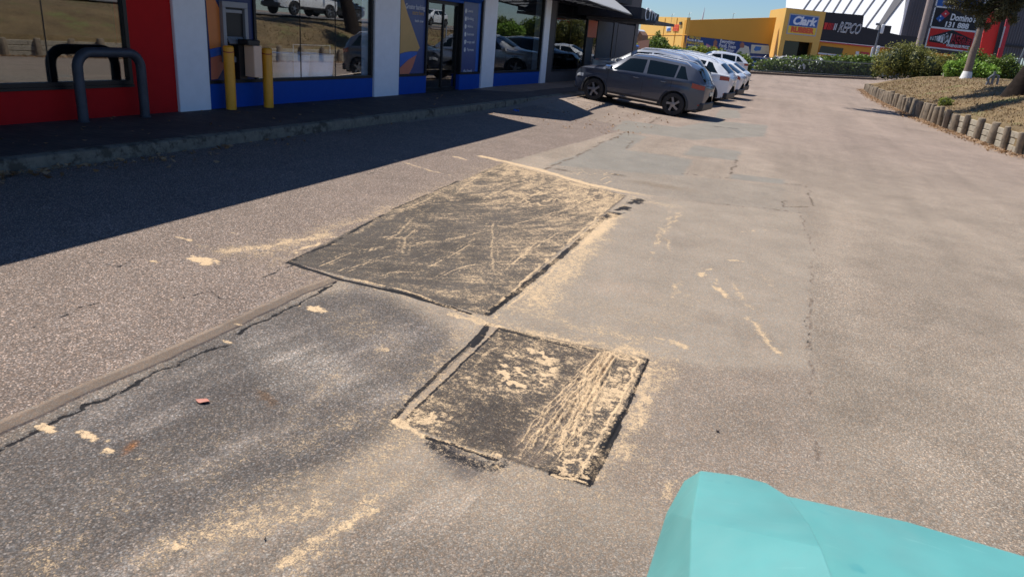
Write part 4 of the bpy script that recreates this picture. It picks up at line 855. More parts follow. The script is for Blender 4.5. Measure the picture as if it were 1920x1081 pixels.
def grass_mat():
    m, t, b, L = nodes('dry mown grass'); N = t.nodes; g = N.new('ShaderNodeNewGeometry')
    def no(sc, d, r=.65):
        n = N.new('ShaderNodeTexNoise'); n.inputs['Scale'].default_value = sc; n.inputs['Detail'].default_value = d; n.inputs['Roughness'].default_value = r; L.new(g.outputs['Position'], n.inputs['Vector']); return n.outputs['Fac']
    cr = N.new('ShaderNodeValToRGB'); e = cr.color_ramp.elements; e[0].position = .36; e[0].color = (.085, .055, .025, 1); e[1].position = .66; e[1].color = (.29, .195, .095, 1)
    e2 = e.new(.5); e2.color = (.19, .13, .06, 1); a = N.new('ShaderNodeMath'); a.operation = 'ADD'; 
    b1 = N.new('ShaderNodeMath'); b1.operation = 'MULTIPLY'; L.new(no(20, 6, .8), b1.inputs[0]); b1.inputs[1].default_value = .6; b2 = N.new('ShaderNodeMath'); b2.operation = 'MULTIPLY'; L.new(no(1.1, 5), b2.inputs[0]); b2.inputs[1].default_value = .4
    L.new(b1.outputs[0], a.inputs[0]); L.new(b2.outputs[0], a.inputs[1]); L.new(a.outputs[0], cr.inputs[0])
    mx = N.new('ShaderNodeMix'); mx.data_type = 'RGBA'; r = N.new('ShaderNodeMapRange'); r.inputs[1].default_value = .54; r.inputs[2].default_value = .68; L.new(no(.7, 6), r.inputs[0]); L.new(r.outputs[0], mx.inputs['Factor']); L.new(cr.outputs[0], mx.inputs['A']); mx.inputs['B'].default_value = (.17, .175, .055, 1)
    L.new(mx.outputs['Result'], b.inputs['Base Color']); b.inputs['Roughness'].default_value = .95
    bp = N.new('ShaderNodeBump'); bp.inputs['Strength'].default_value = 1; bp.inputs['Distance'].default_value = .04; L.new(no(30, 5), bp.inputs['Height']); L.new(bp.outputs[0], b.inputs['Normal'])
    return m
K['grass'] = grass_mat()
kind(nobj('embankment', V, Q, K['grass'], smooth=True))
# upper road on top of the bank
def strip(pts, w, z0, name, mat, up=.004):
    m = MB(); L_ = []
    for k, (x, y) in enumerate(pts):
        L_.append((x-w/2, y, bz(x, y)*0+z0(x, y)+up)); L_.append((x+w/2, y, z0(x, y)+up))
    return L_
K['asph'] = pm('grey asphalt', (.17, .165, .16), .9, var=.15, sc=3, bump=.3, bsc=80)
m = MB(); prev = None; rr_ = []
for y in np.arange(8, 64, 2.):
    x0 = float(np.interp(y, [8, 20, 30, 45, 64], [21, 16.5, 13.2, 10.2, 10.0])); rr_.append([(x0, y, 1.72), (x0+.0, y, 1.76), (x0+8, y, 1.80), (x0+8, y, 1.6)])
m.loft(rr_, False, False); kind(obj('upper_road', m, K['asph'], smooth=False))
m = MB(); m.box(5.6, 14, 58, 59.4, bz(8, 58)-.2, bz(8, 58)+.10); kind(obj('concrete_path', m, pm('pale concrete path', (.42, .38, .33), .9)))

# ------------------------------------------------------------------ foliage
def leaves(name, clumps, n, size, mat, parent=None, seed=0, shell=.55, asp=.5, up=.0, droop=0.):
    g = np.random.default_rng(seed); c = np.array([k[:3] for k in clumps]); r = np.array([k[3:6] for k in clumps]); wgt = (r.prod(1))**.67; wgt /= wgt.sum()
    k = g.choice(len(clumps), n, p=wgt); d = g.normal(size=(n, 3)); d /= np.linalg.norm(d, axis=1)[:, None]; rad = (shell+(1-shell)*g.random(n)**.5)*(1+.12*g.normal(size=n))
    p = c[k]+d*r[k]*rad[:, None]
    a = g.normal(size=(n, 3)); a[:, 2] = a[:, 2]*(1-up)-droop; a /= np.linalg.norm(a, axis=1)[:, None]; b = np.cross(a, g.normal(size=(n, 3))); b /= np.linalg.norm(b, axis=1)[:, None]
    s = size*g.uniform(.6, 1.3, n)[:, None]
    V = np.stack([p-a*s, p-b*s*asp, p+a*s, p+b*s*asp], 1).reshape(-1, 3); Q = np.arange(4*n).reshape(n, 4)
    return nobj(name, V, Q, mat, parent)
def hull(name, clumps, mat, parent, k=.8):
    m = MB()
    for ci, (x, y, z, a, b, c) in enumerate(clumps):
        rings = []
        for i in range(1, 6):
            th = math.pi*i/6; rings.append([(x+a*k*math.sin(th)*math.cos(j*math.pi/5)*(1+.1*math.sin(j*3+ci+i)), y+b*k*math.sin(th)*math.sin(j*math.pi/5), z+c*k*math.cos(th)) for j in range(10)])
        m.loft(rings)
    return obj(name, m, mat, parent, smooth=True)
def shrub(name, label, cat, clumps, n, size, mat, seed=0, group=None, stem=True, **kw):
    b = min(c[2]-c[5] for c in clumps); cx = sum(c[0] for c in clumps)/len(clumps); cy = sum(c[1] for c in clumps)/len(clumps)
    t = thing(name, label, cat, (cx, cy, b), group=group)
    leaves('foliage', clumps, n, size, K[mat], t, seed, **kw)
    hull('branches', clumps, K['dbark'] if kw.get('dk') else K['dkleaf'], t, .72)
    return t
rb = random.Random(8)
def clump_line(p0, p1, n, w, h, zb, jit=.3):
    out = []
    for k in range(n):
        t = (k+.5)/n; x = p0[0]+(p1[0]-p0[0])*t+rb.uniform(-jit, jit)*.5; y = p0[1]+(p1[1]-p0[1])*t+rb.uniform(-jit, jit)*.4; hh = h*rb.uniform(.82, 1.1)
        z_ = zb if not isinstance(zb, tuple) else zb[0]+(zb[1]-zb[0])*t
        out.append((x, y, z_+hh*.5, w*rb.uniform(.9, 1.15), w*.8, hh*.52))
    return out
def A2(px, py, Y): return atY(px, py, Y)
# big olive bush by the sign
xL = A2(1650, 120, 60)[0]; xR = A2(1785, 120, 60)[0]; zb_ = .95; zt_ = A2(1700, 82, 60)[2]
cl = []
for k in range(16):
    t = (k+.5)/16; hx = (zt_-zb_)*(.74+.24*math.sin(math.pi*min(1, t*1.25+.08))+.05*rb.random()); cl.append((xL+(xR-xL)*t, 59.5+rb.uniform(-.9, .9), zb_+hx*.5, .72, .8, hx*.52))
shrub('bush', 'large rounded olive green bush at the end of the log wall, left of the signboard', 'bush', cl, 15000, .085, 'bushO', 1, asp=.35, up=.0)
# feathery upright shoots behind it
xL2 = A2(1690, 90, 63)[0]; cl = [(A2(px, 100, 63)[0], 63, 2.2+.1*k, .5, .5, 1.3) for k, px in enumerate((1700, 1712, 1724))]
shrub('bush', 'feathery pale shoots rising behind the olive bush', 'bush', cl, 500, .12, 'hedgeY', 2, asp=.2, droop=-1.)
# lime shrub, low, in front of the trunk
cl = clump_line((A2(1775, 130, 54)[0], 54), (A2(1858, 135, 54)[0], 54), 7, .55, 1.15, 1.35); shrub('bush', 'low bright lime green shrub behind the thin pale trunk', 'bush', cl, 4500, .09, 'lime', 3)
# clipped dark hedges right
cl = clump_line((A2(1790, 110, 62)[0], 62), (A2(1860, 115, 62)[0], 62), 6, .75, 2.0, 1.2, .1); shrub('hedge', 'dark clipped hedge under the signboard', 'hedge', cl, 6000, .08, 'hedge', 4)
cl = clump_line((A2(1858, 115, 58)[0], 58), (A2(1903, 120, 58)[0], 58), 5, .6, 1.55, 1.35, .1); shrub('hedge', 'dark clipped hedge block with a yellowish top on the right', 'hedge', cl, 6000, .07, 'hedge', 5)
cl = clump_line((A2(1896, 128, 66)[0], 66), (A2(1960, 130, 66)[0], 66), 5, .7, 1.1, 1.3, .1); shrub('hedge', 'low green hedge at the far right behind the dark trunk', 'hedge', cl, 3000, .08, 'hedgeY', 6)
# hedge line across the end of the car park
def hz(x, y): return gzf(x, y)
def hedge_px(px0, px1, Y0, Y1, top0, top1, n, label, mat, leafn, seed, w=1.):
    a = A2(px0, 120, Y0); b = A2(px1, 120, Y1); out = []
    for k in range(n):
        t = (k+.5)/n; px = px0+(px1-px0)*t; Yq = Y0+(Y1-Y0)*t; tp = A2(px, top0+(top1-top0)*t+rb.uniform(-2, 3), Yq); z0 = gzf(tp[0], Yq)-.05; hh = tp[2]-z0
        out.append((tp[0], Yq+rb.uniform(-.2, .2), z0+hh*.5, w*rb.uniform(.9, 1.1), .9, hh*.53))
    return shrub('hedge', label, 'hedge', out, leafn, .15, mat, seed, shell=.6)
hedge_px(1195, 1300, 60, 63, 82, 92, 9, 'sunlit yellow green hedge behind the parked cars', 'hedgeY', 7000, 11, .8)
hedge_px(1296, 1350, 63, 64, 88, 92, 5, 'yellow green hedge beside the white hatchback', 'hedgeY', 5000, 12, .8)
hedge_px(1352, 1398, 65, 66, 101, 104, 5, 'dense rounded hedge in front of the shop banner', 'hedge', 6500, 13, .8)
hedge_px(1432, 1506, 70, 73, 112, 108, 8, 'dark leafy hedge with pale flowers growing through the fence', 'hedge', 8000, 14, .9)
hedge_px(1508, 1640, 73, 78, 106, 106, 13, 'long leafy hedge in front of the black shop', 'hedge', 14000, 15, .95)
bb = A2(1222, 118, 58); shrub('bush', 'small round dark green shrub beyond the car roofs', 'bush', [(bb[0], 58, bb[2]+.9, .9, .8, .95), (bb[0]+.5, 58.2, bb[2]+1.2, .6, .6, .7)], 4000, .1, 'hedge', 16)
bb = A2(1232, 80, 72); shrub('young_tree', 'thin young tree against the yellow wall', 'tree', [(bb[0], 72, bb[2]+.1, .35, .35, .9)], 500, .13, 'hedgeY', 17)
# white flowers in the hedge
g_ = np.random.default_rng(5); p = []
for k in range(120):
    px = g_.uniform(1470, 1545) if k < 85 else g_.uniform(1395, 1470); py = g_.uniform(108, 134) if px > 1490 else g_.uniform(104, 138); Yq = 70+(px-1432)*.04-1.1+g_.uniform(-.1, .1); q = A2(px, py, Yq); p.append(q)
p = np.array(p); a = g_.normal(size=(len(p), 3))*.07; b = g_.normal(size=(len(p), 3))*.05; Vf = np.stack([p-a, p-b, p+a, p+b], 1).reshape(-1, 3)
fl = nobj('flowers', Vf, np.arange(4*len(p)).reshape(-1, 4), pm('white petals', (.7, .72, .7), .6)); kind(fl, 'stuff', 'scattered white flowers in the far hedge', 'flowers')
# fence of thin pale palings
fn = thing('fence', 'thin pale metal paling fence along the far hedge', 'fence', (-7, 68.8, 0))
m = MB(); m2 = MB()
for k in range(110):
    px = 1396+k*(1640-1396)/110.; Yq = 67.4+(px-1396)*.035; q = A2(px, 120, Yq); z0 = gzf(q[0], Yq); m.box(q[0]-.009, q[0]+.009, Yq, Yq+.02, z0+.1, z0+1.55)
a = A2(1396, 120, 67.4); b = A2(1640, 120, 67.4+244*.035)
for zz in (.25, 1.35): m2.tube([(a[0], a[1]+.04, gzf(a[0], a[1])+zz), (b[0], b[1]+.04, gzf(b[0], b[1])+zz)], .025, 4)
o = obj('paling', m, K['poleg'], fn); o['kind'] = 'stuff'; obj('rail', m2, K['poleg'], fn)
m = MB(); pts = [(1392, 139), (1500, 141), (1645, 143)]; rg = []
for px, py in pts:
    Yq = 66.6+(px-1396)*.035; q = A2(px, py, Yq); z0 = gzf(q[0], Yq); rg.append([(q[0], Yq, z0-.1), (q[0], Yq, z0+.16), (q[0], Yq+.9, z0+.18), (q[0], Yq+.9, z0-.1)])
m.loft(rg); kind(obj('garden_bed_kerb', m, pm('garden bed edge', (.16, .12, .09), .9, var=.3, sc=3)))

# ------------------------------------------------------------------ trees
def limb(m, p0, p1, r0, r1, seed, seg=7, wob=.12):
    g = random.Random(seed); p0 = Vector(p0); p1 = Vector(p1); L_ = (p1-p0).length; pts = []
    for k in range(seg+1):
        t = k/seg; p = p0.lerp(p1, t); w_ = wob*L_*math.sin(math.pi*t)*.4; pts.append(tuple(p+Vector((g.uniform(-w_, w_), g.uniform(-w_, w_), g.uniform(-w_, w_)*.4))))
    m.tube(pts, [r0+(r1-r0)*(k/seg) for k in range(seg+1)], 10); return pts[-1]
# slim pale trunk with white collar
b0 = A2(1812, 141, 50); t0 = A2(1846, 32, 50)
tr = thing('gum_tree', 'slim pale trunked tree with a white painted base, beside the signboard', 'tree', b0)
m = MB(); limb(m, (b0[0], b0[1], b0[2]+.15), t0, .215, .145, 3, wob=.02); limb(m, t0, (t0[0]+1.4, 50.5, t0[2]+2.5), .17, .06, 4); limb(m, t0, (t0[0]-1.2, 49.5, t0[2]+2.2), .14, .05, 5); obj('trunk', m, K['bark'], tr, smooth=True)
m = MB(); m.tube([(b0[0], b0[1], b0[2]-.3), (b0[0]+.02, b0[1], b0[2]+.20)], [.33, .235], 14); obj('painted_base', m, K['canvas'], tr, smooth=40)
cr_ = [(t0[0]+.4, 50, t0[2]+2.6, 2.2, 1.8, 1.3), (t0[0]-1.4, 49, t0[2]+2.8, 1.6, 1.6, 1.), (t0[0]+2, 51, t0[2]+3.4, 1.8, 1.6, 1.3)]
leaves('crown', cr_, 4000, .13, K['gum'], tr, 21, shell=.2, asp=.25, droop=.6)
# dark trunk tree on the bank: its crown hangs into the top right corner and shades the bank
b1 = A2(1914, 168, 33); tr = thing('gum_tree', 'dark rough trunked tree at the right edge with drooping gum leaves', 'tree', b1)
top = (b1[0]+1.9, 33.2, 6.6); m = MB(); m.tube([(b1[0]-.1, b1[1], b1[2]-.4), (b1[0], b1[1], b1[2]+.15), (b1[0]+.35, b1[1], b1[2]+1.2), (b1[0]+.9, 33.1, 4.2), top], [.52, .38, .33, .28, .2], 14)
lims = [(-1.4, 35.8, 6.2), (1.5, 35.5, 7.3), (3.6, 36.6, 6.3), (5.2, 30.5, 7.6), (9.5, 32, 7.8), (3.2, 38.5, 8.2), (7.5, 37, 8.8), (1.0, 31.5, 7.6)]
ends = []
for k, e in enumerate(lims):
    s_ = Vector((b1[0]+.9, 33.1, 4.2)).lerp(Vector(top), (k % 4)/3.); ends.append(limb(m, tuple(s_), e, .11, .025, 40+k))
obj('trunk', m, K['dbark'], tr, smooth=True)
cr_ = []
for k, e in enumerate(ends):
    for j in range(7): cr_.append((e[0]+rb.uniform(-1.1, 1.1), e[1]+rb.uniform(-1.0, 1.0), e[2]+rb.uniform(-.5, .6), rb.uniform(.7, 1.15), rb.uniform(.5, .8), rb.uniform(.22, .42)))
cr_ += [(6.5+rb.uniform(-1.5, 2), 33+rb.uniform(-2, 2), 7.6+rb.uniform(-.4, .9), .9, .8, .5) for _ in range(14)]
# the low hanging sprays seen at the top right of the photograph
for px, py, Yq, a, c in ((1782, 3, 37, .30, .28), (1800, 8, 37, .42, .30), (1822, 14, 37, .45, .38), (1842, 22, 37, .40, .42), (1858, 12, 37, .5, .4), (1838, 42, 36.5, .2, .25), (1876, 6, 37, .5, .4), (1880, 28, 36.5, .25, .28), (1895, 18, 36, .35, .4), (1905, 5, 36, .5, .3), (1852, 50, 36.5, .14, .2), (1900, 38, 36.5, .18, .22), (1868, 32, 36.5, .2, .3), (1820, -12, 37, .7, .35), (1870, -14, 37, .8, .4), (1912, -10, 36, .7, .4)):
    q = A2(px, py, Yq); cr_.append((q[0], q[1], q[2], a, .4, c))
nlow = 16; leaves('crown', cr_[:-nlow], 44000, .13, K['gum'], tr, 22, shell=.1, asp=.24, droop=.7); leaves('crown', cr_[-nlow:], 9000, .075, K['gum'], tr, 23, shell=.1, asp=.24, droop=.7)
m = MB(); 
for k, (px, py) in enumerate(((1800, 4), (1842, 20), (1880, 22), (1858, 8))):
    q = A2(px, py, 36.8); limb(m, (b1[0]+1.2, 33.6, 5.2), q, .05, .012, 70+k)
obj('twigs', m, K['dbark'], tr, smooth=True)
# small dark stand on the bank (tap post with hoop)
q = A2(1862, 152, 40); st = thing('tap_stand', 'small dark metal tap stand on the dry grass near the dark trunk', 'tap stand', q)
m = MB(); m.tube([(q[0]-.22, q[1], q[2]-.35), (q[0]-.18, q[1], q[2]+.12), (q[0]-.02, q[1], q[2]+.30), (q[0]+.16, q[1], q[2]+.22), (q[0]+.2, q[1], q[2]-.35)], .05, 8); m.tube([(q[0]-.02, q[1], q[2]-.3), (q[0]-.02, q[1], q[2]+.42)], .055, 8); m.tube([(q[0]-.05, q[1]-.15, q[2]-.3), (q[0]-.28, q[1]-.12, q[2]+.1)], .04, 8); obj('stand', m, K['poleg'], st, smooth=True)
# pale flowering plant clump on the bank
q = A2(1778, 176, 32.5); shrub('plant', 'small clump of pale dry stems on the bank among tree shadows', 'plant', [(q[0], q[1], bz(q[0], q[1])+.12, .25, .2, .2)], 260, .07, 'hedgeY', 24, asp=.3)

# ------------------------------------------------------------------ litter (countless)
def litter(name, n, sampler, size, mat, label, seed, curl=.35):
    g = np.random.default_rng(seed); P3 = np.array([sampler(g) for _ in range(n)]); th = g.uniform(0, 6.28, n); s = size*g.uniform(.5, 1.3, n); til = g.normal(0, curl, n)
    ax = np.stack([np.cos(th), np.sin(th), til], 1)*s[:, None]; bx = np.stack([-np.sin(th)*.42, np.cos(th)*.42, g.normal(0, curl, n)], 1)*s[:, None]
    V = np.stack([P3-ax, P3-bx, P3+ax, P3+bx], 1); V[:, 0, 2] += s*.25; V[:, 2, 2] += s*.25
    return kind(nobj(name, V.reshape(-1, 3), np.arange(4*n).reshape(n, 4), K[mat]), 'stuff', label, 'leaf litter')
def s_wall(g):
    s = g.uniform(3, wl[12]); x, y = wat(s); l = abs(g.normal(0, .22))+.1; x -= l*.95; y -= l*.1; return (x, y, gzf(x, y)+.02+max(0, .05-l*.1)*g.random())
litter('leaf_litter', 5200, s_wall, .045, 'litter', 'brown dead leaves along the foot of the log wall', 31)
def s_bank(g):
    x = g.uniform(2, 9); y = g.uniform(22, 55); 
    xw = float(np.interp(y, [p[1] for p in WPTS[:13]], [p[0] for p in WPTS[:13]]))
    x = xw+.2+abs(g.normal(0, 3)); return (x, y, bz(x, y)+.03)
K['straw'] = leafmat('straw grass blades', (.17, .11, .05), (.31, .215, .10), 2)
litter('dry_grass', 15000, s_bank, .022, 'straw', 'short dry straw coloured grass on the bank', 36, .9)['category'] = 'grass'
litter('leaf_litter', 900, s_bank, .045, 'litter', 'dead leaves scattered over the dry grass bank', 32)
def s_kerb(g):
    y = -2+abs(g.normal(0, 4.5)); x = KX+.03+abs(g.normal(0, .12 if y < 5 else .22)); return (x, y, gzf(x, y)+.012+.03*g.random()*(y < 5))
litter('leaf_litter', 1100, s_kerb, .035, 'litter', 'dead leaves and scraps gathered against the kerb in the shade', 33)
def s_road(g):
    x = g.uniform(-7.0, -3.8); y = g.uniform(14, 21); return (x, y, gzf(x, y)+.01)
litter('leaf_litter', 260, s_road, .028, 'litter', 'small pale leaf scraps on the road before the grey car', 34)
def s_path(g):
    x = g.uniform(WX+.05, KX-.2); y = g.uniform(3, 16); return (x, y, FZ+.02)
litter('leaf_litter', 90, s_path, .03, 'litter', 'sparse leaf scraps on the shaded footpath', 35, .2)
def leaf(px, py, size, rz, label, col=(.42, .16, .11), z=.006):
    x, y = gp(px, py); t = thing('fallen_leaf', label, 'leaf', (x, y, gzf(x, y)+z), rz); m = MB()
    top_ = [(size*math.sin(math.pi*k/8)*.30*s_, size*(k/8-.5), (.003+.003*math.sin(k*.9))) for s_, rng_ in ((1, range(0, 9)), (-1, range(7, 0, -1))) for k in rng_]
    m.add(top_+[(a, b, c-.0012) for a, b, c in top_], [tuple(range(len(top_))), tuple(range(2*len(top_)-1, len(top_)-1, -1))]+[(i, (i+1) % len(top_), len(top_)+(i+1) % len(top_), len(top_)+i) for i in range(len(top_))])
    obj('blade', m, pm('leaf', col, .6, var=.2, sc=60), t, world=False); m = MB(); m.tube([(0, -size*.5, .002), (.002, -size*.72, .004)], .0012, 5); obj('stalk', m, K['litter'], t, world=False)
leaf(380, 753, .075, 1.9, 'red fallen gum leaf on the dark asphalt at lower left')
leaf(497, 1012, .014, .4, 'tiny black leaf scrap near the bottom of the asphalt', (.03, .025, .02)); leaf(1345, 809, .025, 1.0, 'tiny dark curled leaf on the road right of the small patch', (.06, .04, .03))
x, y = gp(967, 211); t = thing('crumpled_wrapper', 'small crumpled bright blue wrapper in the awning shade', 'litter', (x, y, gzf(x, y)+.005)); m = MB(); g0_ = random.Random(2)
vs_ = [(x+.13*(i/5-.5)+g0_.uniform(-.02, .02), y+.09*(j/4-.5)+g0_.uniform(-.01, .01), gzf(x, y)+.015+g0_.uniform(0, .06)) for j in range(5) for i in range(6)]
fs_ = [(j*6+i, j*6+i+1, j*6+i+7, j*6+i+6) for j in range(4) for i in range(5)]; m.add(vs_, fs_); obj('film', m, K['brightblue'], t)

# ------------------------------------------------------------------ CARS
def smooth_interp(x, pts):
    xp = [p[0] for p in pts]; fp = [p[1] for p in pts]; x = np.asarray(x, float); r = 0; 
    for o_, w_ in ((-.05, .25), (-.025, .25), (0, 0), (.025, .25), (.05, .25)): r = r+w_*np.interp(x+o_, xp, fp)
    return r
def make_car(name, label, paint_, S, group=None, detail=True):
    """S: length half extents, profile, belt, wheels; x forward, y left, z up"""
    t = thing(name, label, S.get('cat', 'car'), (0, 0, 0), group=group)
    xr, xf = S['x']; W0 = S['w']/2; axr, axf = S['axles']; R_ = S['rw']; ra = R_+.055; zs_ = S['sill']
    top = S['top']; belt = S['belt']; Wr0 = S.get('wr', .60)
    def Wx(x):
        x = np.asarray(x, float); f_ = np.clip((x-(xf-.75))/.75, 0, 1); r_ = np.clip(((xr+.75)-x)/.75, 0, 1); return W0*(1-.24*f_**2.6-.30*r_**2.4)
    def zt(x): return smooth_interp(x, top)
    def zb(x): return np.minimum(smooth_interp(x, belt), zt(x)-.035)
    def zl(x):
        x = np.asarray(x, float); z = np.full(x.shape, zs_); e = np.clip((x-(xf-.45))/.45, 0, 1); z = z+.10*e**2; e = np.clip(((xr+.4)-x)/.4, 0, 1); z = z+.12*e**2
        for a in (axr, axf):
            d = ra**2-(x-a)**2; z = np.where(d > 0, np.maximum(z, R_+np.sqrt(np.maximum(d, 0))), z)
        return z
    def side(x, tt):       # tt 0..1 lower body
        z = zl(x)+(zb(x)-zl(x))*tt; hh = (z-zs_)/(zb(x)-zs_+1e-6)
        y = Wx(x)*(.955+.045*np.sin(np.clip(hh, 0, 1)*math.pi*.75))-.02*np.clip(.25-hh, 0, 1)
        y = y-.018*np.exp(-((hh-.83)/.05)**2)
        return y, z
    def wroof(x): return np.minimum(Wr0, Wx(x)-.12)+np.clip((zb(x)+.25-zt(x))/.25, 0, 1)*(Wx(x)-.13-np.minimum(Wr0, Wx(x)-.12))
    def cab(x, tt):        # tt 0..1 from belt to roof edge
        y0, z0 = side(x, 1.); cr = .05+.0*x; z1 = zt(x)-np.minimum(.06, (zt(x)-zb(x))*.5); tt_ = np.asarray(tt)
        return (y0-.015)+(wroof(x)-(y0-.015))*tt_**1.15, z0+(z1-z0)*tt_
    def roof(x, tt):       # tt 0..1 roof edge to centre line
        z1 = zt(x)-np.minimum(.06, (zt(x)-zb(x))*.5); y1 = wroof(x); a = np.asarray(tt)*math.pi/2
        return y1*np.cos(a)**.8*1.0 if False else y1*(1-np.asarray(tt)), z1+(zt(x)-z1)*np.sin(a)**.9
    xs_ = sorted(set(np.round(np.concatenate([np.linspace(xr, xr+.25, 8), np.linspace(xr+.25, xf-.3, 44), np.linspace(xf-.3, xf, 9), *[np.linspace(a-ra, a+ra, 19) for a in (axr, axf)], *[[a-ra-.004, a+ra+.004] for a in (axr, axf)]]), 4)))
    rows = []
    for x in xs_:
        L_ = []
        for k in range(9): y, z = side(x, k/8); L_.append((x, float(y), float(z)))
        for k in range(1, 7): y, z = cab(x, k/6); L_.append((x, float(y), float(z)))
        for k in range(1, 7): y, z = roof(x, k/6); L_.append((x, float(y), float(z)))
        full = L_+[(a, -b, c) for a, b, c in L_[-2::-1]]; rows.append(full)
    m = MB(); n = len(rows[0]); m.loft(rows, False, False)
    
    for row_, sg_ in ((rows[0], -1), (rows[-1], 1)):
        zc_ = sum(p[2] for p in row_)/n; rg_ = [[(p[0]+sg_*.07*(1-k_*k_), p[1]*k_, zc_+(p[2]-zc_)*k_) for p in row_] for k_ in (1., .93, .8, .6, .35, .05)]; m.loft(rg_, False, False)
    obj('body', m, K[paint_], t, smooth=38, world=False)
    m = MB(); m.bbox(xr+.12, xf-.15, -W0+.19, W0-.19, zs_-.05, zs_+.42, .03)
    for a in (axr, axf): m.box(a-ra+.0, a+ra, -W0+.20, W0-.20, zs_, R_+ra+.01)
    obj('underbody', m, K['cplastic'], t, world=False)
    def patch(nm, fn, x0, x1, t0, t1, mat, off=.006, nx_=10, nt_=6, sides=(1, -1), parent=None, th=.012):
        out = []
        for sg in sides:
            m = MB(); vs_ = []; 
            for j in range(nt_+1):
                tt = t0+(t1-t0)*j/nt_; xa = x0(j/nt_) if callable(x0) else x0; xb = x1(j/nt_) if callable(x1) else x1
                for i in range(nx_+1):
                    x = xa+(xb-xa)*i/nx_; y, z = fn(x, tt); vs_.append((x, sg*(float(y)+off), float(z)+(off if fn is roof else 0)))
            q = [(j*(nx_+1)+i, j*(nx_+1)+i+1, (j+1)*(nx_+1)+i+1, (j+1)*(nx_+1)+i) for j in range(nt_) for i in range(nx_)]
            N_ = len(vs_); inn = [(a, b-sg*th, c-(th if fn is roof else 0)) for a, b, c in vs_]
            m.add(vs_+inn, q+[tuple(i+N_ for i in reversed(f_)) for f_ in q])
            out.append(obj(nm, m, K[mat], parent or t, smooth='all', world=False, fixn=False))
        return out
    for (xa0, xa1, xb0, xb1) in S['windows']:      # bottom rear, top rear, bottom front, top front
        patch('side_window', cab, (lambda s, a=xa0, b=xa1: a+(b-a)*s), (lambda s, a=xb0, b=xb1: a+(b-a)*s), .10, .86, 'cglass')
    def tpatch(nm, xa, xb, mat, w_=.93, off=.006):
        m = MB(); vs_ = []; nx_, ny_ = 8, 12
        for i in range(nx_+1):
            x = xa+(xb-xa)*i/nx_
            for j in range(ny_+1):
                s_ = -1+2*j/ny_; tt = 1-abs(s_)*w_; y, z = roof(x, tt); vs_.append((x, math.copysign(float(y), s_) if abs(s_) > 1e-6 else 0., float(z)))
        sg = 1 if xa > 0 else -1; vs_ = [(a+sg*off*.8, b, c+off) for a, b, c in vs_]
        q = [(i*(ny_+1)+j, i*(ny_+1)+j+1, (i+1)*(ny_+1)+j+1, (i+1)*(ny_+1)+j) for i in range(nx_) for j in range(ny_)]; N_ = len(vs_)
        m.add(vs_+[(a-sg*.01, b, c-.01) for a, b, c in vs_], q+[tuple(k+N_ for k in reversed(f_)) for f_ in q]); return obj(nm, m, K[mat], t, smooth='all', world=False, fixn=False)
    if S.get('ws'): tpatch('windscreen', *S['ws'], 'cglass')
    if S.get('rs'): tpatch('rear_window', *S['rs'], 'cglass')
    # wheels
    for a in (axr, axf):
        for sg in (1, -1):
            m = MB(); yo = sg*(W0-.005); prof_ = [(R_*.62, 0), (R_*.95, -.0), (R_, .03), (R_, .17), (R_*.93, .2), (R_*.6, .2)]
            m.loft([[(a+r*math.cos(k*math.pi/16), yo-sg*d, R_+r*math.sin(k*math.pi/16)) for k in range(32)] for r, d in prof_], True, False)
            wh = obj('wheel', m, K['tyre'], t, smooth=40, world=False)
            m = MB(); r0 = R_*.70
            m.loft([[(a+r*math.cos(k*math.pi/16), yo-sg*d, R_+r*math.sin(k*math.pi/16)) for k in range(32)] for r, d in ((r0, .012), (r0*.95, .004), (r0*.9, .03), (r0*.88, .12))], True, False)
            ns = 5
            for k in range(ns):
                th = k*2*math.pi/ns+.3; c_, s_ = math.cos(th), math.sin(th); 
                pts2 = [(.05, -.03), (r0*.9, -.085), (r0*.93, -.02), (r0*.5, .012), (.06, .03)]
                P2 = [(a+u*c_-v*s_, R_+u*s_+v*c_) for u, v in pts2]
                m.add([(x, yo-sg*.012, z) for x, z in P2]+[(x, yo-sg*.04, z) for x, z in P2], [tuple(range(5)), tuple(range(9, 4, -1))]+[(i, (i+1) % 5, 5+(i+1) % 5, 5+i) for i in range(5)])
            m.loft([[(a+r*math.cos(k*math.pi/8), yo-sg*d, R_+r*math.sin(k*math.pi/8)) for k in range(16)] for r, d in ((.075, .04), (.07, .008), (.02, .004))], True, True)
            obj('rim', m, K['rim'], wh, smooth=30, world=False)
            m = MB(); m.loft([[(a+r*math.cos(k*math.pi/12), yo-sg*.121, R_+r*math.sin(k*math.pi/12)) for k in range(24)] for r in (r0*.95, .01)], True, True); obj('brake_disc', m, K['cplastic'], wh, world=False)
    if not detail: return t
    # arch and sill cladding
    for a in (axr, axf):
        for sg in (1, -1):
            m = MB(); ring = []
            for k in range(25):
                th = math.pi*(-.06+1.12*k/24); row = []
                for r in (ra-.004, ra+.05, ra+.055):
                    x = a+r*math.cos(th); z = R_+r*math.sin(th); y = float(Wx(x))*.985+(.012 if r < ra+.052 else -.02); row.append((x, sg*y, max(z, zs_-.02)))
                ring.append(row)
            m.loft(ring, False, False); obj('arch_trim', m, K[S.get('trim', 'cplastic')], t, smooth='all', world=False)
    patch('sill_trim', side, axr+ra+.06, axf-ra-.06, 0., .17, S.get('trim', 'cplastic'), .012, nt_=3)
    patch('door_strip', side, axr+ra+.1, axf-ra-.08, .05, .09, 'chrome' if S.get('strip') else S.get('trim', 'cplastic'), .02, nt_=1)
    # shut lines
    for xd in S['doors']:
        patch('door_gap', side, xd-.004, xd+.004, .1, .97, 'black', .0015, nx_=1, nt_=8, th=.002)
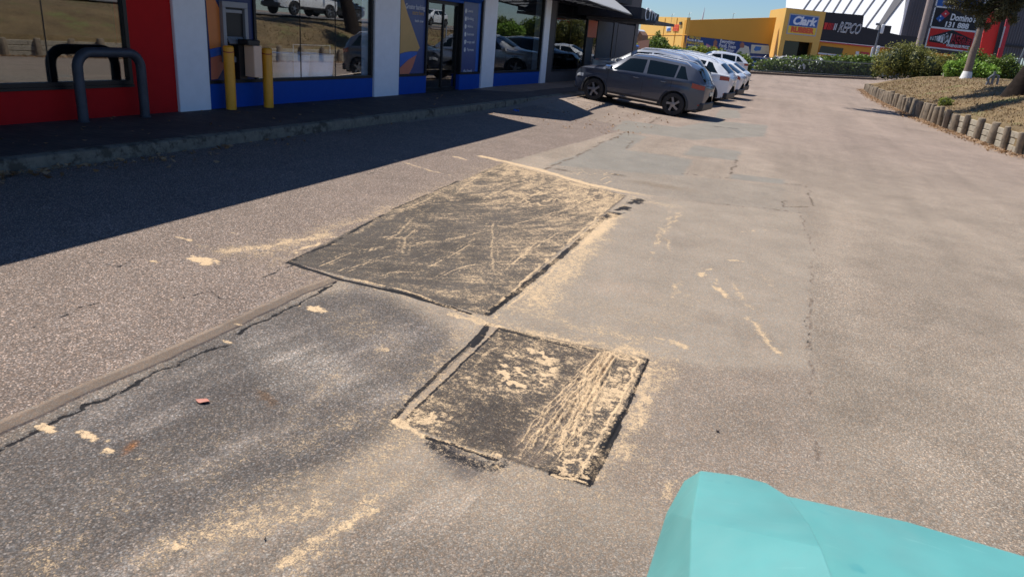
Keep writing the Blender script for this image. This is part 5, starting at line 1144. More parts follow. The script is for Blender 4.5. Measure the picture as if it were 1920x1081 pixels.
    for xd in S['handles']: 
        for sg in (1, -1):
            y, z = side(xd, .86); m = MB(); m.tube([(xd-.09, sg*(float(y)+.005), float(z)), (xd-.07, sg*(float(y)+.035), float(z)), (xd+.07, sg*(float(y)+.035), float(z)), (xd+.09, sg*(float(y)+.005), float(z))], .013, 8); obj('door_handle', m, K[paint_], t, smooth=True, world=False)
    xm = S['mirror']
    for sg in (1, -1):
        y, z = side(xm, 1.); y = float(y); z = float(z); m = MB(); m.loft([[(xm+dx+.05*f_, sg*(y+.06+yy*.2), z+.07+zz) for yy, zz in ((0, -.06), (.6, -.065), (1, -.03), (1, .04), (.7, .07), (0, .06))] for dx, f_ in ((-.03, 0), (.03, .3), (.075, 1))]); m.tube([(xm, sg*(y-.03), z+.01), (xm, sg*(y+.08), z+.03)], .02, 6); obj('wing_mirror', m, K[S.get('mcol', paint_)], t, smooth=35, world=False)
    if S.get('rails'):
        for sg in (1, -1):
            m = MB(); xa, xb = S['rails']; pts = []
            for k in range(13):
                x = xa+(xb-xa)*k/12; y, z = roof(x, .06); pts.append((x, sg*float(y), float(z)+(.055 if 0 < k < 12 else .0)))
            m.tube(pts, .017, 8); obj('roof_rail', m, K['railm'], t, smooth=True, world=False)
    for (a, b, t0, t1) in S['tail']: patch('tail_light', side, a, b, t0, t1, 'tail', .012, nx_=6, nt_=3)
    for (a, b, t0, t1) in S.get('head', []): patch('headlight', side, a, b, t0, t1, 'lamp', .01, nx_=6, nt_=3)
    patch('rear_reflector', side, xr+.05, xr+.11, .13, .18, 'tail', .010, nx_=2, nt_=1)
    y_ = .26; zc = float(zb(np.array(xr+.02)))*.62+.08; m = MB(); m.bbox(xr-.085, xr-.06, -.18, .18, zc, zc+.11, .003); obj('number_plate', m, K['plate'], t, world=False)
    m = MB(); m.bbox(xr-.05, xr+.25, -W0+.22, W0-.22, zs_+.02, zs_+.24, .03); obj('bumper_trim', m, K['cplastic'], t, smooth=30, world=False); m = MB(); m.bbox(xf-.25, xf+.03, -W0+.25, W0-.25, zs_+.05, zs_+.26, .03); obj('bumper_trim', m, K['cplastic'], t, smooth=30, world=False)
    return t
SUV = dict(x=(-2.0, 2.03), w=1.77, axles=(-1.22, 1.30), rw=.33, sill=.24, wr=.60, cat='car',
    top=[(-2.05, .92), (-1.99, 1.02), (-1.92, 1.12), (-1.66, 1.43), (-1.3, 1.525), (-.3, 1.565), (.3, 1.53), (.5, 1.47), (1.12, 1.08), (1.35, 1.035), (1.85, .96), (1.98, .86), (2.05, .74)],
    belt=[(-2.0, .96), (-1.6, 1.03), (0, .99), (1.0, .97), (2.0, .90)], windows=[(-1.50, -1.30, -1.14, -1.17), (-1.08, -1.10, -.26, -.22), (-.14, -.14, .86, .40)],
    ws=(1.06, .42), rs=(-1.93, -1.66), doors=(-1.05, -.20, .92), handles=(-.82, .03), mirror=.82, rails=(-1.45, .35), tail=[(-1.985, -1.64, .80, .98)], head=[(1.72, 1.97, .60, .74)], strip=True, mcol='chrome')
def place(t, px, py, rear_x, yaw, side_y, dz=0):
    """put the near rear wheel contact on the surveyed ground point"""
    x, y = gp(px, py); f_ = Vector((math.cos(yaw), math.sin(yaw))); l_ = Vector((-f_.y, f_.x)); c_ = Vector((x, y))-f_*rear_x*.92-l_*side_y*.92
    zr, zf = gzf(*(c_+f_*rear_x)), gzf(*(c_-f_*rear_x)); F3 = Vector((f_.x, f_.y, (zf-zr)/(2*abs(rear_x)))).normalized(); L3 = Vector((l_.x, l_.y, -SL*l_.x)); U3 = F3.cross(L3).normalized(); L3 = U3.cross(F3)
    t.rotation_euler = Matrix((F3, L3, U3)).transposed().to_euler(); t.location = (c_.x, c_.y, (zr+zf)/2+dz); t.scale = (.92, .92, .92)
car1 = make_car('parked_car', 'metallic grey compact SUV with silver roof rails, nearest of the row of parked cars', 'cgrey', SUV, 'cars parked nose-in at the shops')
place(car1, 1258, 217, -1.22, R(177), .80)
SUV2 = dict(x=(-2.04, 2.28), w=1.85, axles=(-1.30, 1.38), rw=.36, sill=.26, wr=.62,
    top=[(-2.1, .98), (-2.02, 1.12), (-1.92, 1.24), (-1.55, 1.50), (-1.2, 1.60), (-.3, 1.66), (.4, 1.60), (.6, 1.54), (1.25, 1.15), (1.5, 1.08), (2.1, .99), (2.25, .86), (2.3, .74)],
    belt=[(-2.2, 1.08), (-1.6, 1.10), (0, 1.02), (1.0, 1.0), (2.2, .92)], windows=[(-1.62, -1.30, -1.12, -1.14), (-1.04, -1.06, -.20, -.16), (-.08, -.08, .95, .48)],
    ws=(1.20, .52), rs=(-1.94, -1.58), doors=(-1.0, -.14, 1.0), handles=(-.75, .1), mirror=.92, rails=(-1.5, .4), tail=[(-2.03, -1.72, .78, .96)], head=[(1.9, 2.2, .6, .75)])
car2 = make_car('parked_car', 'white SUV parked second in the row, just behind the grey one', 'cwhite', SUV2, 'cars parked nose-in at the shops'); place(car2, 1317, 194, -1.30, R(176), .82)
HAT = dict(SUV2, x=(-2.02, 2.2), w=1.80, axles=(-1.28, 1.35), rw=.33, sill=.2,
    top=[(-2.08, .94), (-1.98, 1.02), (-1.88, 1.10), (-1.30, 1.38), (-.8, 1.45), (-.1, 1.47), (.4, 1.40), (1.2, 1.0), (1.5, .95), (2.1, .84), (2.25, .66)],
    belt=[(-2.2, 1.0), (-1.4, 1.0), (0, .92), (1.0, .9), (2.2, .8)], windows=[(-1.42, -1.0, -.95, -.95), (-.88, -.90, -.12, -.1), (-.04, -.04, .95, .45)], ws=(1.14, .46), rs=(-1.86, -1.33), rails=None)
car3 = make_car('parked_car', 'white hatchback parked third in the row', 'cwhite', HAT, 'cars parked nose-in at the shops'); place(car3, 1344, 182, -1.28, R(176), .8)
car4 = make_car('parked_car', 'white wagon parked fourth in the row with a sloping tail', 'cwhite', dict(HAT), 'cars parked nose-in at the shops'); place(car4, 1358, 174, -1.28, R(176), .8)
car5 = make_car('parked_car', 'black SUV with chrome rails, only its roof showing above the grey car', 'cblack', SUV2, 'cars parked nose-in at the shops'); place(car5, 1300, 182, -1.30, R(170), .82)
car6 = make_car('parked_car', 'white SUV close beside the grey car with its pale roof showing at the front', 'csilver', SUV2, 'cars parked nose-in at the shops'); place(car6, 1262, 192, -1.3, R(172), .82)
car7 = make_car('parked_car', 'small white car with raised tail far beyond the row, against the hedge', 'cwhite', SUV2, None); place(car7, 1378, 148, -1.3, R(200), .82)
def standcar(nm, label, paintn, S, px, py, Yq, yaw, group, z=None):
    c_ = make_car(nm, label, paintn, S, group, detail=False); q = A2(px, py, Yq); c_.location = (q[0], Yq, gzf(q[0], Yq) if z is None else z); c_.rotation_euler = (0, 0, yaw); return c_
standcar('parked_car', 'blue car standing behind the paling fence', 'cblue', HAT, 1425, 120, 76, R(10), 'cars behind the far fence')
standcar('parked_car', 'silver car behind the fence under the shop column', 'csilver', SUV2, 1462, 118, 80, R(185), 'cars behind the far fence')
standcar('parked_car', 'white car whose roof shows above the hedge at the shop entrance', 'cwhite', SUV2, 1490, 118, 79.5, R(5), 'cars behind the far fence')
standcar('parked_car', 'blue car half hidden at the end of the long hedge', 'cblue', HAT, 1642, 118, 82, R(20), 'cars behind the far fence')
UTE = dict(SUV2, x=(-2.7, 2.6), w=1.86, axles=(-1.6, 1.6), rw=.39, sill=.42, wr=.62, cat='ute',
    top=[(-2.75, 1.05), (-2.65, 1.16), (-1.0, 1.18), (-.92, 1.25), (-.72, 1.68), (-.4, 1.76), (.3, 1.76), (.75, 1.62), (1.3, 1.22), (1.6, 1.16), (2.4, 1.08), (2.6, .9), (2.65, .8)],
    belt=[(-2.7, 1.14), (-1, 1.16), (0, 1.12), (1.3, 1.1), (2.6, 1.)], windows=[(-.72, -.62, -.02, -.02), (.06, .06, 1.05, .66)], ws=(1.28, .74), rs=None, doors=(-.85, .02, 1.1), handles=(-.6, .3), mirror=1.0, rails=None, tail=[(-2.66, -2.5, .6, .95)], head=[(2.2, 2.5, .6, .8)])
ute = make_car('pickup', 'white double cab pickup on the upper road, mirrored in the bank window', 'cwhite', UTE); ute.location = (13.6, 38.3, 1.78); ute.rotation_euler = (0, 0, R(92))
bl_ = make_car('parked_car', 'black car on the upper road behind the white pickup', 'cblack', SUV2, 'cars on the upper road'); bl_.location = (16.8, 46, 1.79); bl_.rotation_euler = (0, 0, R(95))
wh_ = make_car('parked_car', 'white car driving on the upper road further along', 'cwhite', HAT, 'cars on the upper road'); wh_.location = (17.0, 60, 1.79); wh_.rotation_euler = (0, 0, R(-90))

# ------------------------------------------------------------------ SIGNBOARD
SY = 65.
sg_ = thing('signboard', 'tall shop signboard with a black panel above a red panel, on round pale posts', 'sign', A2(1722, 95, SY))
def S3(px, py, Yq=SY): return Vector(A2(px, py, Yq))
TL = S3(1755, 14); BL = S3(1736, 87); BR = S3(1819, 96.5); TR = TL+(BR-BL)
ux = (BR-BL).normalized(); uz = Vector((0, 0, 1)); Hs = (TL-BL).length; Ws = (BR-BL).length
def SQ(a, b, c, d, o=0, x0=BL):      # quad in sign coordinates
    n = Vector((0, -1, 0)); return [tuple(BL+ux*p+uz*q+n*o) for p, q in ((a, b), (c, b), (c, d), (a, d))]
m = MB(); 
for q in ((-.07, -.08, Ws+.07, 0), (-.07, Hs*.475, Ws+.07, Hs*.475+.12), (-.07, Hs+.0, Ws+.07, Hs+.10), (-.07, Hs+1.3, Ws+.07, Hs+1.4), (-.07, 0, 0, Hs+1.3), (Ws, 0, Ws+.07, Hs+1.3)): m.slab(SQ(q[0], q[1], q[2], q[3], .03), .18)
obj('frame', m, K['whiteclad'], sg_)
def panel(nm, b, d, mat): m = MB(); m.slab(SQ(.002, b, Ws-.002, d, 0), .1); return obj(nm, m, K[mat], sg_)
p1 = panel('red_panel', .002, Hs*.475-.002, 'signred'); p2 = panel('black_panel', Hs*.475+.122, Hs-.002, 'blackwall'); p3 = panel('blue_panel', Hs+.102, Hs+1.298, 'logoblue')
def stext(body, u, v, size, mat, par, width=None, shear=0, bold=0.): 
    c_ = BL+ux*u+uz*v+Vector((0, -.02, 0)); return text('lettering', body, size, K[mat], frame(c_, ux, uz), par, ext=.008, shear=shear, bold=bold, width=width)
stext("Domino's", Ws*.66, Hs*.79, .62, 'pale', p2, Ws*.56, bold=.02); stext('131 888', Ws*.55, Hs*.60, .50, 'pale', p2, Ws*.52, bold=.02)
m = MB(); cx, cz = Ws*.20, Hs*.80; an = R(52)
def rot(u, v): return (cx+u*math.cos(an)-v*math.sin(an), cz+u*math.sin(an)+v*math.cos(an))
def tile(u0, u1, v0, v1, o): return [tuple(BL+ux*rot(u, v)[0]+uz*rot(u, v)[1]+Vector((0, -o, 0))) for u, v in ((u0, v0), (u1, v0), (u1, v1), (u0, v1))]
m.slab(tile(-.42, -.01, -.19, .19, .03), .03); obj('logo', m, K['logoblue'], p2); m = MB(); m.slab(tile(.01, .42, -.19, .19, .03), .03); obj('logo', m, K['crimson'], p2)
m = MB()
for u, v in ((-.32, -.09), (-.11, .09), (.22, 0)): m.slab(tile(u-.04, u+.04, v-.04, v+.04, .04), .009)
obj('logo', m, K['pale'], p2)
zc = Hs*.22
for k, ch in enumerate('NUTRITION'):
    f_ = k/8.; stext(ch, Ws*(.065+.37*f_**.95), zc-.02+.06*f_, .34+.75*f_**1.7, 'pale', p1, .08+.30*f_**1.8, bold=.012)
for k, ch in enumerate('WAREHOUSE'):
    f_ = k/8.; stext(ch, Ws*(.56+.37*f_**.9), zc+.07-.10*f_, .98-.50*f_, 'crimson', p1, .34-.20*f_, bold=.012)
m = MB(); m.slab([tuple(BL+ux*u+uz*v+Vector((0, -.006, 0))) for u, v in ((Ws*.04, zc-.26), (Ws*.48, zc-.32), (Ws*.97, zc-.26), (Ws*.97, zc+.22), (Ws*.49, zc+.72), (Ws*.04, zc+.12))], .004); obj('roof_emblem', m, K['blackwall'], p1)
stext('WAREHOUSE PRICES', Ws*.70, Hs*.085, .26, 'pale', p1, Ws*.52, bold=.01)
for nm, pa, pb in (('post', (1719, 100), (1752, -20)), ('post', (1822, 100), (1842, -10))):
    a = S3(*pa, SY+.0); m = MB(); b = Vector((a.x+.0, SY, a.z+7)); m.tube([(a.x-.0, SY, 1.), tuple(b)], .23 if pa[0] < 1800 else .14, 14); obj(nm, m, K['signpole'] if pa[0] < 1800 else K['whiteclad'], sg_, smooth=True)

# ------------------------------------------------------------------ FAR BUILDINGS
def W3(px, py, Yq): return Vector(A2(px, py, Yq))
def face(mb, pts, th=.4, mi=0): mb.slab([tuple(p) for p in pts], th, mi)
yb_ = thing('yellow_shop', 'long yellow rubber shop with a tower sign and blue banner', 'shop', (-12, 84, 0))
TA = W3(1475, 15, 85); TB = W3(1549, 22.5, 88.4); TBk = W3(1446, 13, 92); GZ0 = -.2
def low(p, z): return Vector((p.x, p.y, z))
# tower: lit left cheek and sign face
m = MB(); zt_ = (TA.z+TB.z)/2; A0 = low(TA, zt_); B0 = low(TB, zt_); C0 = low(TBk, zt_+.02); D0 = B0+(C0-A0)
zo = W3(1463, 75, 85.1).z; zo2 = zo
m.prism([(A0.x, A0.y), (B0.x, B0.y), (D0.x, D0.y), (C0.x, C0.y)], 2, zo, zt_)
wv = (B0-A0).normalized(); dv = (C0-A0).normalized()
q = [A0, A0+wv*.55, A0+wv*.55+dv*6.5, C0+dv*0]; m.prism([(p.x, p.y) for p in (A0, A0+wv*.6, A0+wv*.6+(C0-A0), C0)], 2, GZ0, zo-.002)
q1 = B0-wv*.9; m.prism([(p.x, p.y) for p in (q1, B0, B0+(C0-A0), q1+(C0-A0))], 2, GZ0, zo-.002)
obj('tower', m, K['ywall'], yb_)
m = MB(); e0 = A0+wv*.62+dv*1.2; e1 = B0-wv*.92+dv*1.2; m.prism([(p.x, p.y) for p in (e0, e1, e1+dv*.2, e0+dv*.2)], 2, GZ0, zo-.01); obj('entrance', m, K['cglass'], yb_)
# tower sign
nT = Vector((wv.y, -wv.x, 0)); 
def TQ(u0, v0, u1, v1, o): return [tuple(A0+wv*u+Vector((0, 0, v-zt_))+nT*o) for u, v in ((u0, v0), (u1, v0), (u1, v1), (u0, v1))]
Lt = (B0-A0).length; ua, ub = Lt*.13, Lt*.83; va, vb = zo+(zt_-zo)*.24, zo+(zt_-zo)*.80; vm = va+(vb-va)*.40
m = MB(); m.slab(TQ(ua-.12, va-.12, ub+.12, vb+.12, .05), .04); sgb = obj('sign_panel', m, pm('grey sign border', (.42, .44, .46), .5), yb_)
m = MB(); m.slab(TQ(ua, vm+.03, ub, vb, .07), .018); obj('sign_panel', m, K['logoblue'], sgb); m = MB(); m.slab(TQ(ua, va, ub, vm, .07), .018); obj('sign_panel', m, K['logoyel'], sgb)
def ttext(body, u, v, size, mat, par, width, shear=0, bold=.02, o=.075): return text('lettering', body, size, K[mat], frame(A0+wv*u+Vector((0, 0, v-zt_))+nT*o, wv, (0, 0, 1)), par, ext=.01, shear=shear, bold=bold, width=width)
ttext('Clark', (ua+ub)/2, (vm+vb)/2, (vb-vm)*1.05, 'logowhite', sgb, (ub-ua)*.86, .25, .05); ttext('RUBBER', (ua+ub)/2, (va+vm)/2, (vm-va)*1.0, 'logored', sgb, (ub-ua)*.84, 0, .05)
# long shaded wall with banner
LA = W3(1288, 38, 80); LB = W3(1456, 33, 86.5); 
m = MB(); z0, z1 = LA.z, LB.z; a_, b_ = LA, Vector((LB.x, LB.y, z1)); dirw = (Vector((b_.x, b_.y, 0))-Vector((a_.x, a_.y, 0))).normalized(); nw = Vector((dirw.y, -dirw.x, 0))
m.slab([(a_.x, a_.y, GZ0), (b_.x, b_.y, GZ0), (b_.x, b_.y, z1), (a_.x, a_.y, z0)], .5); obj('long_wall', m, K['ydeep'], yb_)
def LW(px, py, o=0.):      # point on the long wall plane
    v = ray(px, py); c0 = Vector((0, 0, EYE)); d = Vector(v); t = (Vector((a_.x, a_.y, 0))-c0+nw*o).dot(nw)/d.dot(nw); return c0+d*t
m = MB(); bnq = [LW(1284, 118, .05), LW(1444, 130, .05), LW(1441, 83.5, .05), LW(1285, 67, .05)]; m.slab([tuple(p) for p in bnq], .03); bn = obj('banner', m, K['navy'], yb_)
def lw_poly(pts, mat, o=.06): m = MB(); m.slab([tuple(LW(px, py, o)) for px, py in pts], .008); obj('banner_picture', m, K[mat], bn)
K['skin'] = pm('printed skin tone', (.35, .15, .10), .6); K['foam'] = pm('printed cream foam', (.62, .63, .52), .6); K['pink'] = pm('printed pink', (.6, .25, .35), .6); K['orangep'] = pm('printed orange', (.6, .25, .08), .6); K['bedblue'] = pm('printed blue', (.05, .2, .55), .6)
lw_poly([(1380, 99), (1393, 84), (1404, 88), (1408, 112), (1376, 112)][::-1], 'foam', .062); lw_poly([(1388, 90), (1387, 84), (1390, 80), (1394, 80), (1396, 85), (1395, 90)][::-1], 'skin', .064)
lw_poly([(1407, 100), (1409, 84), (1442, 86), (1442, 102)][::-1], 'foam', .0615); lw_poly([(1413, 93), (1417, 87), (1428, 88), (1426, 95), (1416, 96)][::-1], 'bedblue', .066)
lw_poly([(1334, 92), (1338, 84), (1345, 88), (1346, 96), (1334, 96)][::-1], 'orangep', .062); lw_poly([(1338, 84), (1338, 78), (1342, 74), (1345, 79), (1344, 86)][::-1], 'skin', .064); lw_poly([(1321, 90), (1325, 82), (1332, 86), (1333, 96), (1322, 96)][::-1], 'pink', .062)
def lwtext(body, px, py, size, mat, width):
    p = LW(px, py, .07); text('lettering', body, size, K[mat], frame(p, dirw+Vector((0, 0, -.035)), (0, 0, 1)), bn, ext=.01, width=width, bold=.01)
lwtext('Everything', 1364, 79, .50, 'pale', 1.75); lwtext('Pools, Foam', 1364, 87, .50, 'pale', 2.0); lwtext('& Rubber', 1364, 94.5, .50, 'pale', 1.6)
lwtext('OPEN 7 DAYS', 1303, 71.5, .32, 'logoyel', 1.3); lwtext('Pools & Spas', 1303, 76, .30, 'pale', 1.9); lwtext('FOAM CUT TO SIZE', 1303, 81.5, .34, 'logoyel', 2.0); lwtext('and much more', 1303, 87, .26, 'pale', 1.6)
# sunlit wall that recedes to the left
R0 = Vector((LA.x-.02, LA.y+.01, 0)); R1 = Vector((A2(1200, 60, 97)[0], 97, 0)); R2 = Vector((A2(1165, 60, 99)[0], 99, 0))
m = MB(); dl_ = (R1-R0).normalized(); nl = Vector((dl_.y, -dl_.x, 0)); nl = nl if nl.y < 0 else -nl
zz = LA.z+.25; q = [(R0.x, R0.y, GZ0), (R1.x, R1.y, GZ0), (R1.x, R1.y, zz+.35), (R0.x, R0.y, zz)]; m.slab(q[::-1], .4)
obj('side_wall', m, K['ywall'], yb_)
def RW(px, py, o=0.):
    v = Vector(ray(px, py)); c0 = Vector((0, 0, EYE)); t = (R0-c0+nl*o).dot(nl)/v.dot(nl); return c0+v*t
def rq(pts, mat, nm, par=None, o=.05, th=.04): m = MB(); m.slab([tuple(RW(px, py, o)) for px, py in pts], th); return obj(nm, m, K[mat], par or yb_)
sp_ = rq([(1249, 59), (1257.5, 58.5), (1258, 47.5), (1250, 48)], 'pale', 'sign_panel', o=.06); rq([(1250, 58), (1257, 57.5), (1257.3, 52), (1251, 54)], 'logoblue', 'sign_panel', sp_, .08, .012); 
p = RW(1267, 53, .06); text('lettering', 'RUBBER', .9, K['logored'], frame(p, -dl_ if dl_.x < 0 else dl_, (0, 0, 1)), sp_, ext=.02, bold=.03, width=2.3)
rq([(1273, 47), (1277, 46.5), (1277.5, 41), (1273.5, 41.5)], 'frame', 'wall_lamp', o=.15, th=.1)
m = MB()
for px in (1240, 1262, 1285):
    a = RW(px, 90, .03); m.box(a.x-.04, a.x+.04, a.y-.03, a.y+.03, 0, zz)
for py in (66,):
    m.tube([tuple(RW(1207, py, .02)), tuple(RW(1287, py-.5, .02))], .03, 4)
obj('joint', m, K['ydeep'], yb_)
m = MB()
for px, py, h_ in ((1259, 38, 1.1), (1291, 37, 1.2), (1374, 35, .9)):
    p = W3(px, py, 84); m.tube([(p.x, 84, p.z-.4), (p.x, 84, p.z+h_*.6)], .02, 4); m.tube([(p.x-.1, 84, p.z+h_*.5), (p.x+.25, 84, p.z+h_*.6)], .015, 4)
obj('roof_aerial', m, K['poleg'], yb_)
p = W3(1318, 30, 120); t = thing('spire', 'thin pale pointed mast rising behind the yellow shop roof', 'mast', (p.x, 120, 0)); m = MB(); m.tube([(p.x-.2, 120, 0), (p.x-.1, 120, p.z-1.6), (p.x+.1, 120, p.z+1.2)], [.45, .22, .03], 8); obj('shaft', m, K['whiteclad'], t, smooth=True)
# black shop
bs = thing('black_shop', 'black clad auto parts shop with a crimson stripe over yellow walls', 'shop', (0, 92, 0))
a = W3(1549, 23, 88.6); b = W3(1620, 29, 91.2); c = W3(1617, 50, 91.3); d = W3(1712, 72, 96)
db_ = (Vector((b.x, b.y, 0))-Vector((a.x, a.y, 0))).normalized(); nb_ = Vector((db_.y, -db_.x, 0)); A1 = Vector((a.x, a.y, 0))
def BW(px, py, o=0.):
    v = Vector(ray(px, py)); c0 = Vector((0, 0, EYE)); t = (A1-c0+nb_*o).dot(nb_)/v.dot(nb_); return c0+v*t
def bq(pts, mat, nm, par=None, o=0., th=.3): m = MB(); m.slab([tuple(BW(px, py, o)) for px, py in pts], th); return obj(nm, m, K[mat], par or bs)
bq([(1537, 76), (1800, 104), (1800, 80), (1724, 70), (1687.5, 66), (1669, 62), (1672, 49), (1655, 47.5), (1654, 58), (1617, 50.5), (1620, 29), (1549, 23)], 'blackwall', 'cladding')
bq([(1537, 79), (1700, 96.5), (1700, 92), (1538, 76.2)], 'crimson', 'stripe', o=.12, th=.14); bq([(1537.3, 77.2), (1700, 93.4), (1700, 92.2), (1537.5, 76)], 'canvas', 'stripe', o=.14, th=.019)
bq([(1531, 125), (1800, 140), (1800, 104.2), (1538, 76.5)], 'ydeep', 'lower_wall', o=-.25, th=.4)
bq([(1535, 98), (1578, 103), (1582, 91), (1540, 86)], 'cglass', 'window', o=-.22, th=.02); bq([(1534, 101.5), (1577, 106), (1577.5, 103.5), (1534.5, 98.5)], 'whiteclad', 'sill', o=-.18, th=.06)
bq([(1612, 112), (1628, 114), (1630, 99), (1614, 97)], 'crimson', 'door', o=-.2, th=.04); bq([(1603, 112), (1609, 112.5), (1611, 97), (1605, 96.5)], 'pale', 'door', o=-.2, th=.04)
lg = bq([(1544, 55), (1549, 55.5), (1553, 43), (1547, 42.5)], 'signred', 'logo', o=.06, th=.05)
for k in range(6): x0 = 1550.5+k*3.0; bq([(x0, 55.6+k*.25), (x0+1.9-k*.18, 55.8+k*.25), (x0+5.7-k*.18, 43.6+k*.25), (x0+3.8, 43.2+k*.25)], 'signred' if k < 2 else 'crimson' if k < 4 else 'pale', 'logo', lg, .06, .05)
p = BW(1592, 54, .06); text('lettering', 'REPCO', 1.5, K['pale'], frame(p, db_+Vector((0, 0, -.02)), (0, 0, 1)), lg, ext=.02, shear=.35, bold=.02, width=2.75)
p = BW(1592, 54, .07); text('lettering', 'REPCO', 1.5, K['blackwall'], frame(p+Vector((0, 0, .0)), db_+Vector((0, 0, -.02)), (0, 0, 1)), lg, ext=.025, shear=.35, bold=-.045, width=2.70)
# white clad hall with leaning seams, grey hall to its right
wh = thing('white_hall', 'large white clad hall with dark slanting seams rising above the shops', 'hall', (-2, 112, 0))
NR = Vector((0, -.64, .77)); PR = Vector((0, 105, 3.))
def RR(px, py, o=0.):          # point on the sloping cladding plane
    v = Vector(ray(px, py)); c0 = Vector((0, 0, EYE)); t = (PR-c0+NR*o).dot(NR)/v.dot(NR); return tuple(c0+v*t)
m = MB(); m.slab([RR(1471, 60), RR(1683, 112), RR(1716, -45), RR(1477, -45)], .5); obj('cladding', m, K['whiteclad'], wh)
for xa, ya_, xb, yb2 in ((1506, 18, 1520, -2), (1524, 20, 1540, -2), (1542, 22, 1558, -2), (1561, 24, 1577, -2), (1579, 26, 1597, -2), (1598, 28, 1618, -2), (1618, 28, 1640, -2), (1626, 47, 1662, -2)):
    d_ = ((xb-xa)/(ya_-yb2)); f_ = lambda x, y: RR(x, y, .12); y0_, y1_ = ya_+25, -42
    m = MB(); m.slab([f_(xa-1-d_*25, y0_), f_(xa+1-d_*25, y0_), f_(xb+1+d_*40, y1_), f_(xb-1+d_*40, y1_)], .11); obj('seam', m, K['seam'], wh)
m = MB(); m.slab([RR(1634, 66, .2), RR(1640, 66, .2), RR(1700, -12, .2), RR(1683, -12, .2)], .19); obj('valley', m, K['seam'], wh)
gh = thing('grey_hall', 'dark grey corrugated hall behind the signboard', 'hall', (12, 104, 0))
m = MB(); q = [W3(1687, 80, 106), W3(1990, 110, 106), W3(2040, -90, 106), W3(1722, -90, 106)]; 
q[0] = W3(1682, 100, 106); m.prism([(p.x, p.z) for p in q], 1, 106, 118); obj('cladding', m, K['greyclad'], gh)
m = MB()
for k in range(60):
    a = W3(1700+k*5, 60, 105.9); m.box(a.x-.05, a.x+.05, 105.88, 105.998, 2, 14)
obj('rib', m, K['greyclad'], gh)
m = MB(); a = W3(1687, 66, 105.8); b = W3(1704, 0, 105.8); m.slab([tuple(W3(1685.5, 66, 105.8)), tuple(W3(1688.5, 66, 105.8)), tuple(W3(1716, -40, 105.8)), tuple(W3(1711, -40, 105.8))], .1); obj('corner_trim', m, K['whiteclad'], gh)
m = MB(); m.slab([tuple(W3(1884, 83, 105.7)), tuple(W3(1960, 92, 105.7)), tuple(W3(1960, 95, 105.7)), tuple(W3(1884, 87, 105.7))][::-1], .1); obj('opening', m, K['black'], gh)
# red sculptural pylons between
rp = thing('red_pylon', 'tall bright red panel pylon with dark edges, right of the signboard', 'pylon', (8, 78, 0))
def pylon(pts, mat, nm, Yq, th): m = MB(); q = [W3(x, y, Yq) for x, y in pts]; m.prism([(p.x, p.z) for p in q], 1, Yq, Yq+th); return obj(nm, m, K[mat], rp)
K['vred'] = pm('vivid red panel', (.75, .02, .012), .4)
pylon([(1834, 110), (1858, 112), (1868, 78), (1881, 26), (1852, 20)], 'vred', 'panel', 78, .3); pylon([(1833, 72), (1838, 73), (1846, 49), (1842, 48)], 'canvas', 'edge', 77.8, .15)
pylon([(1861, 112), (1867, 112), (1888, 30), (1880, 29)], 'blackwall', 'edge', 77.6, .5); pylon([(1868.5, 112), (1877, 112), (1898, 32), (1889, 31)], 'crimson', 'panel', 78.2, .5); pylon([(1872, 90), (1875, 90), (1886, 50), (1882, 50)], 'pale', 'light_strip', 77.9, .2)
# lamp post
p = W3(1637, 106, 80); lp = thing('lamp_post', 'grey lamp post with a twin white head before the black shop', 'lamp post', (p.x, 80, gzf(p.x, 80)))
tp = W3(1651, 47, 80); m = MB(); m.tube([(p.x, 80, 0.3), (p.x, 80, tp.z)], [.11, .07], 10); obj('pole', m, K['poleg'], lp, smooth=True)
m = MB(); m.bbox(p.x-.42, p.x-.05, 79.6, 80.3, tp.z-.05, tp.z+.14, .03); obj('lamp_head', m, K['poleg'], lp, smooth=30); m = MB(); m.bbox(p.x+.10, p.x+.38, 79.6, 80.3, tp.z-.75, tp.z+.05, .05); obj('lamp_head', m, K['whiteclad'], lp, smooth=30)
m = MB(); z_ = W3(1637, 96, 79.8).z; m.bbox(p.x-.28, p.x-.12, 79.7, 79.8, z_-.7, z_+.35, .04); m.bbox(p.x+.12, p.x+.42, 79.7, 79.8, z_-.7, z_+.5, .05); obj('banner_arm', m, K['whiteclad'], lp, smooth=30)
p = W3(1918, 110, 58); lp2 = thing('lamp_post', 'thin grey pole at the far right edge behind the hedge', 'pole', (p.x, 58, 1.2)); m = MB(); m.tube([(p.x-.3, 58, 1.2), (p.x+.1, 58, 5.)], .07, 8); obj('pole', m, K['poleg'], lp2, smooth=True)
# beside the row of shops: bin, timber fence
q = A2(1186, 88, 45); wb = thing('wheelie_bin', 'dark wheelie bin with a bright blue lid behind the parked cars', 'bin', (q[0], 45, gzf(q[0], 45))); z0 = gzf(q[0], 45); zt_ = A2(1186, 84, 45)[2]
m = MB(); m.loft([[(q[0]+sx*w_, 45+sy*w_, z) for sx, sy in ((-1, -1), (1, -1), (1, 1), (-1, 1))] for z, w_ in ((z0+.05, .22), (zt_-.12, .30))]); obj('body', m, K['hedge'] if False else pm('dark green bin', (.02, .05, .05), .5), wb)
m = MB(); m.loft([[(q[0]+sx*w_, 45+sy*w_, z) for sx, sy in ((-1, -1), (1, -1), (1, 1), (-1, 1))] for z, w_ in ((zt_-.118, .33), (zt_-.04, .33), (zt_, .24))]); obj('lid', m, K['brightblue'], wb)
tf = thing('timber_fence', 'short pinkish timber paling fence beyond the shops', 'fence', A2(1205, 95, 52)); 
